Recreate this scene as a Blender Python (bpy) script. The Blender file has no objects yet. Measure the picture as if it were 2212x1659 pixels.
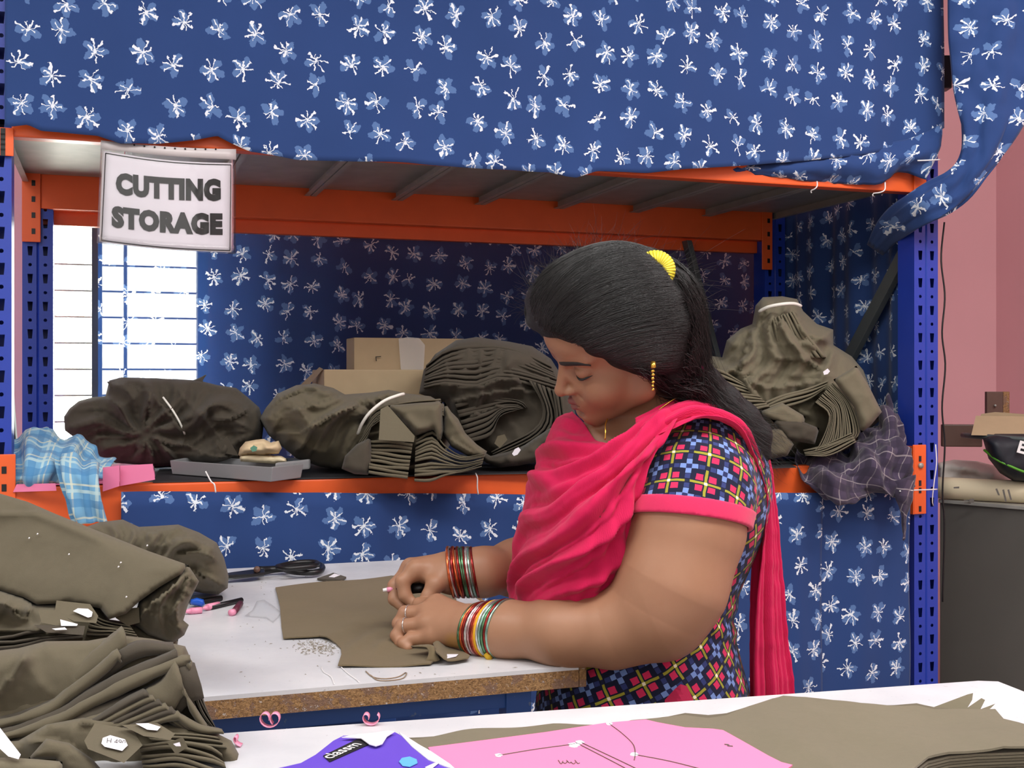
import bpy, bmesh, math, random
import numpy as np
from mathutils import Vector, Matrix, noise
from mathutils.geometry import delaunay_2d_cdt

random.seed(7); np.random.seed(7)
scene = bpy.context.scene
COL = scene.collection

# ------------------------------------------------------------------ camera
F = 2520.0            # focal length in pixels of the 2212 x 1659 frame
CX, HY = 1106.0, 820.0  # principal column, horizon row
H = 1.27              # camera height
cam_d = bpy.data.cameras.new('camera'); cam = bpy.data.objects.new('camera', cam_d); COL.objects.link(cam)
cam_d.sensor_width = 36; cam_d.lens = F / 2212 * 36
cam_d.shift_y = -(829.5 - HY) / 2212
cam_d.clip_start = 0.05
cam.location = (0, 0, H); cam.rotation_euler = (math.pi / 2, 0, 0)
scene.camera = cam

# ------------------------------------------------------------------ world, lights, exposure
w = bpy.data.worlds.new('world'); scene.world = w; w.use_nodes = True
bg = w.node_tree.nodes['Background']; bg.inputs[0].default_value = (1.0, 0.98, 0.92, 1); bg.inputs[1].default_value = 18.0
def area(name, loc, target, sx, sy, power, col=(1, 1, 1)):
    l = bpy.data.lights.new(name, 'AREA'); l.shape = 'RECTANGLE'; l.size = sx; l.size_y = sy; l.energy = power; l.color = col
    o = bpy.data.objects.new(name, l); COL.objects.link(o); o.location = loc
    o.rotation_euler = (Vector(target) - Vector(loc)).to_track_quat('-Z', 'Y').to_euler()
    return o
area('daylight_behind', (0.2, -2.4, 2.3), (0.3, 2, 1.1), 4.5, 1.7, 38, (1.0, 0.985, 0.96))
area('tube_light_near', (1.2, 0.8, 3.1), (1.2, 1.1, 0), 3.0, 0.6, 74, (1.0, 0.99, 0.97))
area('tube_light_left', (-1.5, 0.5, 3.1), (-1.4, 0.7, 0), 2.4, 0.6, 44, (1.0, 0.99, 0.97))
area('fill_light_right', (1.75, 1.9, 3.1), (1.75, 2.2, 0), 1.2, 0.4, 30, (1.0, 0.99, 0.97))  # added fill without a fixture, brightens the pink wall and right curtain
scene.view_settings.view_transform = 'Standard'; scene.view_settings.look = 'None'
scene.view_settings.exposure = 0.0; scene.view_settings.gamma = 1.0; scene.view_settings.use_curve_mapping = False

# ------------------------------------------------------------------ projection helpers (pixel + real depth -> place)
KD, DK = 1.07, [1.0]     # the rack's slot pitch (80 mm) sets how far it stands behind the table; DK applies it to things on the rack
def P0(px, py, d): return np.array([(px - CX) / F * d, d, H - (py - HY) / F * d])
def P(px, py, d): return P0(px, py, d * DK[0])
def PA(a): a = np.array(a, float); a[..., 2] *= DK[0]; return np.stack([(a[..., 0] - CX) / F * a[..., 2], a[..., 2], H - (a[..., 1] - HY) / F * a[..., 2]], -1)
def PZ(px, py, z):
    d = (H - z) * F / (py - HY); return P0(px, py, d)
ANG = math.radians(18.9); EV = np.array([math.cos(ANG), math.sin(ANG), 0]); NV = np.array([-math.sin(ANG), math.cos(ANG), 0])
L0 = np.array([-1.061, 2.430, 0]) * KD
def R(s, t, z): return L0 + s * EV + t * NV + np.array([0, 0, z])
def dR(px, t):           # depth at which the ray through column px meets the rack plane t
    q = L0 + t * NV; return float(q @ NV / (np.array([(px - CX) / F, 1, 0]) @ NV))
def PR(px, py, t): return P0(px, py, dR(px, t))
def SR(px, t): return float((PR(px, 820, t) - L0) @ EV)

# ------------------------------------------------------------------ object helpers
WL = {}; ZMIN = [None]
def tag(o, label=None, cat=None, group=None, kind=None):
    if label: o['label'] = label
    if cat: o['category'] = cat
    if group: o['group'] = group
    if kind: o['kind'] = kind
    return o
def thing(name, label, cat, loc, group=None):
    o = bpy.data.objects.new(name, None); COL.objects.link(o); o.location = loc; o.empty_display_size = 0.05
    WL[o] = np.array(loc, float)
    return tag(o, label, cat, group)
def mk(name, verts, faces, mat, parent=None, smooth=True, uv=None, col=None, centre=True):
    V = np.array(verts, float)
    if ZMIN[0] is not None: V[:, 2] = np.maximum(V[:, 2], ZMIN[0])      # cloth rests on the table, never below its top
    c = (V.min(0) + V.max(0)) / 2 if centre else np.zeros(3)
    me = bpy.data.meshes.new(name)
    me.from_pydata((V - c).tolist(), [], [list(map(int, f)) for f in faces])
    if mat is not None: me.materials.append(mat)
    if smooth: me.polygons.foreach_set('use_smooth', [True] * len(me.polygons))
    if uv is not None:
        ul = me.uv_layers.new(name='UVMap'); li = np.empty(len(me.loops), int); me.loops.foreach_get('vertex_index', li)
        ul.data.foreach_set('uv', np.asarray(uv, float)[li].ravel())
    if col is not None:
        ca = me.color_attributes.new('Col', 'FLOAT_COLOR', 'POINT'); cc = np.ones((len(V), 4)); cc[:, :3] = col; ca.data.foreach_set('color', cc.ravel())
    me.update()
    o = bpy.data.objects.new(name, me); COL.objects.link(o)
    pl = WL[parent] if parent is not None else np.zeros(3)
    o.location = (c - pl).tolist(); WL[o] = c
    if parent is not None: o.parent = parent
    return o
def recalc(o):
    bm = bmesh.new(); bm.from_mesh(o.data); bmesh.ops.recalc_face_normals(bm, faces=bm.faces); bm.to_mesh(o.data); bm.free(); return o
def bevel(o, wd, seg=2):
    bm = bmesh.new(); bm.from_mesh(o.data)
    bmesh.ops.remove_doubles(bm, verts=bm.verts, dist=1e-6)
    bmesh.ops.recalc_face_normals(bm, faces=bm.faces)
    bmesh.ops.bevel(bm, geom=bm.edges[:], offset=wd, segments=seg, profile=0.6, affect='EDGES', clamp_overlap=True)
    bm.to_mesh(o.data); bm.free(); return o
BOXF = [(0, 1, 3, 2), (4, 6, 7, 5), (0, 4, 5, 1), (2, 3, 7, 6), (0, 2, 6, 4), (1, 5, 7, 3)]
def boxv(o, a, b, c):
    o, a, b, c = map(np.asarray, (o, a, b, c)); return [o + i * a + j * b + k * c for i in (0, 1) for j in (0, 1) for k in (0, 1)]
def box(name, o, a, b, c, mat, parent=None, bv=0.0, smooth=False):
    ob = mk(name, boxv(o, a, b, c), BOXF, mat, parent, smooth)
    recalc(ob)
    if bv: bevel(ob, bv)
    return ob
def rbox(name, s0, s1, t0, t1, z0, z1, mat, parent=None, bv=0.0):   # box in rack coordinates
    return box(name, R(s0, t0, z0), EV * (s1 - s0), NV * (t1 - t0), np.array([0, 0, z1 - z0]), mat, parent, bv)
def cr(pts, n):         # Catmull-Rom resample, by arc length
    p = np.asarray(pts, float)
    if len(p) == 2: return p[0] + np.linspace(0, 1, n)[:, None] * (p[1] - p[0])
    q = np.vstack([2 * p[0] - p[1], p, 2 * p[-1] - p[-2]]); out = []
    for i in range(1, len(q) - 2):
        t = np.linspace(0, 1, 12, endpoint=False)[:, None]
        a, b, c, d = q[i - 1], q[i], q[i + 1], q[i + 2]
        out.append(.5 * (2 * b + (c - a) * t + (2 * a - 5 * b + 4 * c - d) * t ** 2 + (3 * b - a - 3 * c + d) * t ** 3))
    o = np.vstack(out + [p[-1:]]); L = np.r_[0, np.cumsum(np.linalg.norm(np.diff(o, axis=0), axis=1))]
    return np.stack([np.interp(np.linspace(0, L[-1], n), L, o[:, k]) for k in range(o.shape[1])], 1)
def lin(pts, step, closed=True):     # straight resample
    p = np.asarray(pts, float); out = []
    m = len(p) if closed else len(p) - 1
    for i in range(m):
        a, b = p[i], p[(i + 1) % len(p)]; k = max(1, int(round(np.linalg.norm(b - a) / step)))
        out.append(a + (np.arange(k) / k)[:, None] * (b - a))
    if not closed: out.append(p[-1:])
    return np.vstack(out)
def tube(name, pts, r, mat, parent=None, n=8, closed=False, res=None, smooth=True):
    p = np.asarray(pts, float)
    if res:
        p = cr(np.vstack([p, p[:1]]), res + 1)[:-1] if closed else cr(p, res)
    m = len(p); rr = np.interp(np.linspace(0, 1, m), np.linspace(0, 1, len(np.atleast_1d(r))), np.atleast_1d(r)) if np.ndim(r) else np.full(m, r)
    tn = np.roll(p, -1, 0) - np.roll(p, 1, 0) if closed else np.gradient(p, axis=0)
    tn /= np.linalg.norm(tn, axis=1)[:, None] + 1e-12
    up = np.array([0, 0, 1.0]) if abs(tn[0][2]) < .9 else np.array([1.0, 0, 0])
    V = []; x = np.cross(tn[0], up)
    for i in range(m):
        x = x - tn[i] * (x @ tn[i]); x /= np.linalg.norm(x) + 1e-12; y = np.cross(tn[i], x)
        for k in range(n):
            a = 2 * math.pi * k / n; V.append(p[i] + rr[i] * (math.cos(a) * x + math.sin(a) * y))
    Fc = [(i * n + k, i * n + (k + 1) % n, ((i + 1) % m) * n + (k + 1) % n, ((i + 1) % m) * n + k) for i in range(m if closed else m - 1) for k in range(n)]
    if not closed: Fc += [tuple(range(n))[::-1], tuple(range((m - 1) * n, m * n))]
    return recalc(mk(name, V, Fc, mat, parent, smooth))
def gridf(nv, nu, off=0): return [(off + j * nu + i, off + j * nu + i + 1, off + (j + 1) * nu + i + 1, off + (j + 1) * nu + i) for j in range(nv - 1) for i in range(nu - 1)]
def gnorm(G):
    du = np.gradient(G, axis=1); dv = np.gradient(G, axis=0); n = np.cross(du, dv); return n / (np.linalg.norm(n, axis=2)[..., None] + 1e-12)
def thick(name, G, th, mat, parent=None, uv=None):   # grid surface with real thickness
    nv, nu = G.shape[:2]; N = gnorm(G); B = G + N * th
    V = np.vstack([G.reshape(-1, 3), B.reshape(-1, 3)]); n = nv * nu
    Fc = gridf(nv, nu) + [tuple(reversed(f)) for f in gridf(nv, nu, n)]
    def rim(a): 
        for i, j in zip(a[:-1], a[1:]): Fc.append((i, j, j + n, i + n))
    rim([i for i in range(nu)][::-1]); rim([(nv - 1) * nu + i for i in range(nu)]); rim([j * nu for j in range(nv)]); rim([j * nu + nu - 1 for j in range(nv)][::-1])
    if uv is None:
        u = np.linalg.norm(np.diff(G, axis=1), axis=2).mean(0); v = np.linalg.norm(np.diff(G, axis=0), axis=2).mean(1)
        uv = np.stack(np.meshgrid(np.r_[0, np.cumsum(u)], -np.r_[0, np.cumsum(v)]), -1)
    uv = np.asarray(uv).reshape(-1, 2)
    return mk(name, V, Fc, mat, parent, True, uv=np.vstack([uv, uv]))
def loft(name, rows, nu, nv, mat, parent=None, th=.0015, nz=0., nf=20., px=True, seed=0, fold=None):
    A = np.array([cr(PA(r) if px else r, nu) for r in rows])
    G = np.array([cr(A[:, i], nv) for i in range(nu)]).transpose(1, 0, 2)
    if nz or fold is not None:
        N = gnorm(G); D = np.zeros(G.shape[:2])
        if nz:
            for j in range(nv):
                for i in range(nu): D[j, i] = noise.fractal(Vector(G[j, i] * nf) + Vector((seed * 3.1, 0, 0)), 1.0, 2.0, 3) * nz
        if fold is not None:
            u, v = np.meshgrid(np.linspace(0, 1, nu), np.linspace(0, 1, nv)); D = D + fold(u, v)
        G = G + N * D[..., None]
    return thick(name, G, th, mat, parent)
def seg_dist(Q, pl, closed=False):     # distance and signed side to a polyline in pixels
    p = np.asarray(pl, float); a = p if closed else p[:-1]; b = np.roll(p, -1, 0) if closed else p[1:]
    best = np.full(len(Q), 1e9); sg = np.zeros(len(Q)); tt = np.zeros(len(Q))
    for k, (u, v) in enumerate(zip(a, b)):
        e = v - u; L2 = e @ e + 1e-9; t = np.clip(((Q - u) @ e) / L2, 0, 1); c = u + t[:, None] * e; d = np.linalg.norm(Q - c, axis=1)
        m = d < best; best[m] = d[m]; cs = e[0] * (Q[:, 1] - u[1]) - e[1] * (Q[:, 0] - u[0]); sg[m] = np.sign(cs[m]); tt[m] = (k + t[m]) / len(a)
    return best, sg, tt
def inside(Q, poly):
    x, y = Q[:, 0], Q[:, 1]; r = np.zeros(len(Q), bool); p = np.asarray(poly); j = len(p) - 1
    for i in range(len(p)):
        c = ((p[i, 1] > y) != (p[j, 1] > y)) & (x < (p[j, 0] - p[i, 0]) * (y - p[i, 1]) / (p[j, 1] - p[i, 1] + 1e-12) + p[i, 0]); r ^= c; j = i
    return r
def tri(poly, step, smooth=True):
    b = cr(np.vstack([poly, poly[:1]]), max(12, int(np.linalg.norm(np.diff(np.vstack([poly, poly[:1]]), axis=0), axis=1).sum() / step)))[:-1] if smooth else lin(poly, step)
    lo, hi = b.min(0), b.max(0); ys = np.arange(lo[1] + step / 2, hi[1], step * .87); g = []
    for k, y in enumerate(ys):
        xs = np.arange(lo[0] + (k % 2) * step / 2, hi[0], step); g.append(np.c_[xs, np.full(len(xs), y)])
    g = np.vstack(g) if g else np.zeros((0, 2)); g = g[inside(g, b)]
    if len(g): d, _, _ = seg_dist(g, b, True); g = g[d > step * .55]
    Q = np.vstack([b, g]); n = len(b)
    v, e, f, ov, oe, of = delaunay_2d_cdt([Vector(q) for q in Q], [], [list(range(n))], 1, 1e-7)
    return np.array([list(x) for x in v]), [tuple(x) for x in f], n
def creasef(Q, creases):
    h = np.zeros(len(Q))
    for pl, amp, wd, kind in creases:
        p = cr(pl, 24) if len(pl) > 2 else np.asarray(pl, float)
        d, sg, t = seg_dist(Q, p); tap = np.clip(np.minimum(t, 1 - t) * 6, 0, 1) if kind != 'flat' else 1
        if kind == 'ridge': h += amp * np.exp(-(d / wd) ** 2) * tap
        elif kind == 'right': h += amp * np.exp(-d / wd) * (sg < 0) * tap
        else: h += amp * np.exp(-d / wd) * (sg > 0) * tap
    return h
def fbm(Pm, f, seed, oct=4):
    return np.array([noise.fractal(Vector((p[0] * f + seed * 7.3, p[1] * f, p[2] * f)), 1.0, 2.1, oct) for p in Pm])
def crumple(Pm, f, seed, n=6):
    rg = np.random.RandomState(seed); h = np.zeros(len(Pm)); tot = 0
    for k in range(n):
        dv = rg.normal(size=3); dv /= np.linalg.norm(dv); fr = f * rg.uniform(.6, 1.8); wob = np.sin(Pm @ rg.normal(size=3) * f * .8 + rg.uniform(0, 6)) * 1.1
        s = 1 - np.abs(np.sin(Pm @ dv * fr + wob + rg.uniform(0, 6))) ** .75; h += s * s / fr ** .7; tot += .62 / fr ** .7
    return h / tot
# an irregular cloth body: outline in pixels at its own distance, given real front and back thickness and folds
def relief(name, poly, d0, T, mat, parent=None, step=7., creases=(), crum=(0, 10, 1), nz=(0, 12), Tb=None, D=None, power=.42, smooth=False, slope=(0, 0), flow=()):
    Q, tris, nb = tri(np.asarray(poly, float), step, smooth)
    bpoly = Q[:nb]; d, _, _ = seg_dist(Q, bpoly, True); d[:nb] = 0
    D = D or max(d.max() * .6, 1); e = 1 - np.clip(d / D, 0, 1); prof = np.clip(1 - e ** 2, 0, 1) ** power
    c = Q.mean(0); base = (d0(Q[:, 0], Q[:, 1]) if callable(d0) else d0) + slope[0] * (Q[:, 0] - c[0]) / 1000 + slope[1] * (Q[:, 1] - c[1]) / 1000
    base = np.broadcast_to(base, (len(Q),)).astype(float)
    W = PA(np.c_[Q, base]); soft = np.clip(d / (step * 3), 0, 1)
    hf = T * prof + 1.5 * creasef(Q, creases) * soft
    for cx_, cy_, nf_, am_, r0_, r1_, sd_ in flow:      # folds fanning out from a gathered point
        dx_, dy_ = Q[:, 0] - cx_, Q[:, 1] - cy_; rr_ = np.hypot(dx_, dy_); an_ = np.arctan2(dy_, dx_); an_ = an_ + .12 * np.sin(rr_ / 23. + sd_) + .1 * np.sin(an_ * 3 + sd_ * 2)
        f1_ = 1 - np.abs(np.sin(an_ * nf_ + sd_)) ** .8; f2_ = 1 - np.abs(np.sin(an_ * nf_ * 2.3 + sd_ * 3 + rr_ / 60)) ** .8
        hf += am_ * (f1_ + .45 * f2_ - .5) * np.clip((rr_ - r0_ * .3) / r0_, 0, 1) * np.clip((r1_ - rr_) / (r1_ * .4), 0, 1) * soft
    if crum[0]: hf += 1.5 * crum[0] * (crumple(W, crum[1], crum[2]) - .4) * soft
    if nz[0]: hf += nz[0] * fbm(W, nz[1], crum[2]) * soft
    Tb = T * .8 if Tb is None else Tb; hb = Tb * prof
    Vf = PA(np.c_[Q, base - hf]); Vb = PA(np.c_[Q, base + hb])
    n = len(Q); mp = {i: (i if i < nb else n + i - nb) for i in range(n)}
    V = np.vstack([Vf, Vb[nb:]])
    Fc = [t[::-1] for t in tris] + [tuple(mp[i] for i in t) for t in tris]
    return recalc(mk(name, V, Fc, mat, parent, True, uv=np.vstack([Q, Q[nb:]]) / 1400.))
def slab(name, poly, z, th, mat, parent=None, step=12., bump=None, smooth=False, zf=None):   # flat sheet lying on a plane z
    Q, tris, nb = tri(np.asarray(poly, float), step, smooth)
    V = np.array([PZ(q[0], q[1], z) for q in Q])
    if bump is not None: V[:, 2] += bump(Q)
    n = len(V); B = V.copy(); B[:, 2] -= th
    Fc = [tuple(t) for t in tris] + [tuple(i + n for i in t[::-1]) for t in tris] + [(i, (i + 1) % nb, (i + 1) % nb + n, i + n) for i in range(nb)]
    o = mk(name, np.vstack([V, B]), Fc, mat, parent, True, uv=np.vstack([V[:, :2], V[:, :2]]))
    recalc(o)
    e = o.modifiers.new('edge', 'EDGE_SPLIT'); e.split_angle = math.radians(40)
    return o
def piece(name, poly, d, mat, parent=None, th=.0015, step=10., bend=None, smooth=False):     # thin cloth or paper piece standing / leaning, depth d(px,py)
    Q, tris, nb = tri(np.asarray(poly, float), step, smooth)
    dd = np.broadcast_to(d(Q[:, 0], Q[:, 1]) if callable(d) else d, (len(Q),)).astype(float)
    V = PA(np.c_[Q, dd]); B = PA(np.c_[Q, dd + th]); n = len(V)
    Fc = [t[::-1] for t in tris] + [tuple(i + n for i in t) for t in tris] + [(i, (i + 1) % nb, (i + 1) % nb + n, i + n) for i in range(nb)]
    return recalc(mk(name, np.vstack([V, B]), Fc, mat, parent, False, uv=np.vstack([Q, Q]) / 1400.))
# a fan of cloth layers: front edges run from polyline A to polyline B, each layer a separate rounded sheet
def fan(A, B, n, dA, dB, back, mat, parent, name='fabric_layer', fill=.8, wob=1.5, seed=0, npt=14, ddir=(0, 0, 0)):
    rg = np.random.RandomState(seed); a = cr(A, npt); b = cr(B, npt)
    for i in range(n):
        t = (i + .5) / n; c = a + (b - a) * t; d = dA + (dB - dA) * t + rg.normal() * .002
        gap = np.linalg.norm(b - a, axis=1) / n
        nrm = (b - a) / (np.linalg.norm(b - a, axis=1)[:, None] + 1e-9)
        wv = wob * np.sin(np.linspace(0, rg.uniform(3, 7), npt) + rg.uniform(0, 6)); c = c + nrm * wv[:, None]
        h = gap * fill / 2; rows = []
        for (o, dd) in ((-1, back), (-1, .004), (-.75, .0012), (0, 0), (.75, .0012), (1, .004), (1, back)):
            rows.append(PA(np.c_[c + nrm * (o * h)[:, None], np.full(npt, d + dd)]) + np.array(ddir) * (dd / max(back, 1e-6)))
        G = np.array(rows); nv, nu = G.shape[:2]; Fc = gridf(nv, nu)
        for e in (0, nu - 1): Fc.append(tuple(k * nu + e for k in range(nv)))
        Fc += [(i2, i2 + 1, (nv - 1) * nu + i2 + 1, (nv - 1) * nu + i2) for i2 in range(nu - 1)]
        recalc(mk(name, G.reshape(-1, 3), Fc, mat, parent, True, uv=np.tile(np.c_[c, ], (nv, 1)) / 1400.))
def text(name, s, size, mat, parent, origin, ex, ey, th=.0004, embold=0., sx=1., align='CENTER'):
    cu = bpy.data.curves.new('t', 'FONT'); cu.body = s; cu.size = 1; cu.align_x = align; cu.offset = embold; cu.resolution_u = 3
    o = bpy.data.objects.new('t', cu); COL.objects.link(o); dg = bpy.context.evaluated_depsgraph_get(); dg.update()
    me = bpy.data.meshes.new_from_object(o.evaluated_get(dg)); bpy.data.objects.remove(o)
    v = np.array([x.co[:] for x in me.vertices]); fs = [tuple(p.vertices) for p in me.polygons]
    ex, ey = np.asarray(ex, float), np.asarray(ey, float); ez = np.cross(ex, ey)
    V = np.asarray(origin) + v[:, :1] * size * sx * ex + v[:, 1:2] * size * ey + ez * th
    return mk(name, V, fs, mat, parent, False)

# ------------------------------------------------------------------ materials
def lin_c(r, g, b):
    f = lambda c: (c / 255 / 12.92) if c / 255 <= .04045 else ((c / 255 + .055) / 1.055) ** 2.4
    return (f(r), f(g), f(b), 1)
class NT:
    def __init__(s, name):
        s.m = bpy.data.materials.new(name); s.m.use_nodes = True; s.t = s.m.node_tree; s.b = s.t.nodes['Principled BSDF']; s.out = s.t.nodes['Material Output']
    def n(s, ty, **k):
        o = s.t.nodes.new(ty)
        for a, v in k.items(): setattr(o, a, v)
        return o
    def l(s, a, b): s.t.links.new(a, b)
    def set(s, sock, v):
        if hasattr(v, 'is_output') or isinstance(v, bpy.types.NodeSocket): s.l(v, sock)
        else: sock.default_value = v
    def M(s, op, a, b=None, c=None):
        o = s.n('ShaderNodeMath', operation=op)
        for i, v in enumerate((a, b, c)):
            if v is not None: s.set(o.inputs[i], v)
        return o.outputs[0]
    def mix(s, f, a, b):
        o = s.n('ShaderNodeMix', data_type='RGBA'); s.set(o.inputs[0], f); s.set(o.inputs[6], a); s.set(o.inputs[7], b); return o.outputs[2]
    def noise(s, scale, detail=3, co='Object', rough=.5):
        o = s.n('ShaderNodeTexNoise'); o.inputs['Scale'].default_value = scale; o.inputs['Detail'].default_value = detail; o.inputs['Roughness'].default_value = rough
        s.l(s.coord(co), o.inputs['Vector']); return o.outputs['Fac']
    def coord(s, k):
        if k == 'Pos': return s.n('ShaderNodeNewGeometry').outputs['Position']
        return s.n('ShaderNodeTexCoord').outputs[k]
    def ramp(s, f, stops):
        o = s.n('ShaderNodeValToRGB'); r = o.color_ramp
        while len(r.elements) < len(stops): r.elements.new(.5)
        for e, (p, c) in zip(r.elements, stops): e.position = p; e.color = c
        s.l(f, o.inputs[0]); return o.outputs[0]
    def bump(s, h, strength=.3, dist=.002):
        o = s.n('ShaderNodeBump'); o.inputs['Strength'].default_value = strength; o.inputs['Distance'].default_value = dist; s.l(h, o.inputs['Height']); s.l(o.outputs[0], s.b.inputs['Normal']); return o
    def P(s, **k):
        for a, v in k.items(): s.set(s.b.inputs[a.replace('_', ' ')], v)
        return s
def plain(name, rgb, rough=.6, metal=0., var=.12, scale=9., bump=0., spec=.5, bscale=60.):
    t = NT(name); c = lin_c(*rgb); dk = tuple(x * (1 - var) for x in c[:3]) + (1,); lt = tuple(min(1, x * (1 + var)) for x in c[:3]) + (1,)
    t.P(Base_Color=t.mix(t.noise(scale, 4, 'Pos'), dk, lt), Roughness=rough, Metallic=metal)
    t.b.inputs['Specular IOR Level'].default_value = spec
    if bump: t.bump(t.noise(bscale, 3, 'Pos'), bump)
    return t.m
def cloth(name, rgb, var=.15, sheen=.1, weave=900., wb=.15):
    t = NT(name); c = lin_c(*rgb); dk = tuple(x * (1 - var) for x in c[:3]) + (1,); lt = tuple(min(1, x * (1 + var)) for x in c[:3]) + (1,)
    f = t.M('MULTIPLY_ADD', t.noise(6, 4, 'Pos'), .7, t.M('MULTIPLY', t.noise(110, 2, 'Pos'), .3))
    t.P(Base_Color=t.mix(f, dk, lt), Roughness=.92); t.b.inputs['Sheen Weight'].default_value = sheen; t.b.inputs['Sheen Roughness'].default_value = .5
    t.b.inputs['Specular IOR Level'].default_value = .15
    t.bump(t.M('ADD', t.noise(weave, 2, 'Pos'), t.M('MULTIPLY', t.noise(45, 4, 'Pos'), 2.0)), wb, .0015)
    return t.m
def flower_mat(name, trans=0.0, base=(41, 67, 120), tilt=.12):
    t = NT(name); M = t.M
    uv = t.n('ShaderNodeUVMap'); uv.uv_map = 'UVMap'
    mp = t.n('ShaderNodeMapping'); mp.inputs['Rotation'].default_value = (0, 0, tilt); mp.inputs['Scale'].default_value = (.95, .95, .95); t.l(uv.outputs[0], mp.inputs[0])
    vo = t.n('ShaderNodeTexVoronoi', voronoi_dimensions='2D', feature='F1'); vo.inputs['Scale'].default_value = 12.3; vo.inputs['Randomness'].default_value = .38
    t.l(mp.outputs[0], vo.inputs['Vector'])
    sb = t.n('ShaderNodeVectorMath', operation='SUBTRACT'); t.l(mp.outputs[0], sb.inputs[0]); t.l(vo.outputs['Position'], sb.inputs[1])
    # hand-printed wobble
    nz = t.n('ShaderNodeTexNoise'); nz.inputs['Scale'].default_value = 105; nz.inputs['Detail'].default_value = 1; t.l(uv.outputs[0], nz.inputs['Vector'])
    ad = t.n('ShaderNodeVectorMath', operation='MULTIPLY_ADD'); t.l(nz.outputs['Color'], ad.inputs[0]); ad.inputs[1].default_value = (.013, .013, 0); ad.inputs[2].default_value = (-.0065, -.0065, 0)
    sb2 = t.n('ShaderNodeVectorMath', operation='ADD'); t.l(sb.outputs[0], sb2.inputs[0]); t.l(ad.outputs[0], sb2.inputs[1])
    sx = t.n('ShaderNodeSeparateXYZ'); t.l(sb2.outputs[0], sx.inputs[0]); x, y = sx.outputs[0], sx.outputs[1]
    sc = t.n('ShaderNodeSeparateColor'); t.l(vo.outputs['Color'], sc.inputs[0]); r1, r2, r3 = sc.outputs
    r = M('SQRT', M('ADD', M('MULTIPLY', x, x), M('MULTIPLY', y, y)))
    a = M('ADD', M('ARCTAN2', y, x), M('MULTIPLY', r1, .9))
    def rays(n, off, seed):
        tt = M('ADD', M('MULTIPLY', a, n / (2 * math.pi)), 50 + off); idd = M('FLOOR', tt); fr = M('ABSOLUTE', M('SUBTRACT', M('SUBTRACT', tt, idd), .5))
        lat = M('MULTIPLY', M('MULTIPLY', fr, 2 * math.pi / n), r)
        wn = t.n('ShaderNodeTexWhiteNoise', noise_dimensions='2D'); cb = t.n('ShaderNodeCombineXYZ'); t.l(M('MODULO', idd, n), cb.inputs[0]); t.l(M('ADD', M('MULTIPLY', r2, 91), seed), cb.inputs[1]); t.l(cb.outputs[0], wn.inputs['Vector'])
        return lat, wn.outputs['Value']
    lat, rn = rays(8, 0, 0)
    L = M('MULTIPLY_ADD', rn, .020, .0105)
    wdt = M('MULTIPLY', M('MULTIPLY_ADD', r, .085, .0007), M('MULTIPLY_ADD', M('FRACT', M('MULTIPLY', rn, 7.3)), .8, .5))
    white = M('MULTIPLY', M('MULTIPLY', M('LESS_THAN', lat, wdt), M('LESS_THAN', r, L)), M('GREATER_THAN', rn, .14))
    white = M('MAXIMUM', white, M('LESS_THAN', r, .0035))
    lat2, rn2 = rays(5, .3, 17)
    q = M('ADD', M('POWER', M('DIVIDE', M('SUBTRACT', r, .0165), .013), 2), M('POWER', M('DIVIDE', lat2, .0092), 2))
    pet = M('MULTIPLY', M('LESS_THAN', q, 1), M('GREATER_THAN', rn2, .35))
    fade = M('MULTIPLY_ADD', t.noise(240, 2, 'UV'), .5, .45)
    c0 = t.mix(t.noise(3, 3, 'UV'), tuple(v * .85 for v in lin_c(*base)[:3]) + (1,), tuple(v * 1.12 for v in lin_c(*base)[:3]) + (1,))
    c1 = t.mix(M('MULTIPLY', pet, .6), c0, lin_c(104, 138, 190)); c2 = t.mix(M('MULTIPLY', white, M('MINIMUM', M('ADD', fade, .38), 1)), c1, lin_c(225, 232, 240))
    t.P(Base_Color=c2, Roughness=.85); t.b.inputs['Sheen Weight'].default_value = .12; t.b.inputs['Specular IOR Level'].default_value = .2
    t.bump(t.noise(700, 2, 'UV'), .08, .001)
    if trans:
        tr = t.n('ShaderNodeBsdfTranslucent'); t.l(c2, tr.inputs[0]); mx = t.n('ShaderNodeMixShader'); mx.inputs[0].default_value = trans
        t.l(t.b.outputs[0], mx.inputs[1]); t.l(tr.outputs[0], mx.inputs[2])
        tp = t.n('ShaderNodeBsdfTransparent'); m2 = t.n('ShaderNodeMixShader'); m2.inputs[0].default_value = .08     # gaps of the open weave
        t.l(mx.outputs[0], m2.inputs[1]); t.l(tp.outputs[0], m2.inputs[2]); t.l(m2.outputs[0], t.out.inputs[0])
    return t.m
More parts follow.
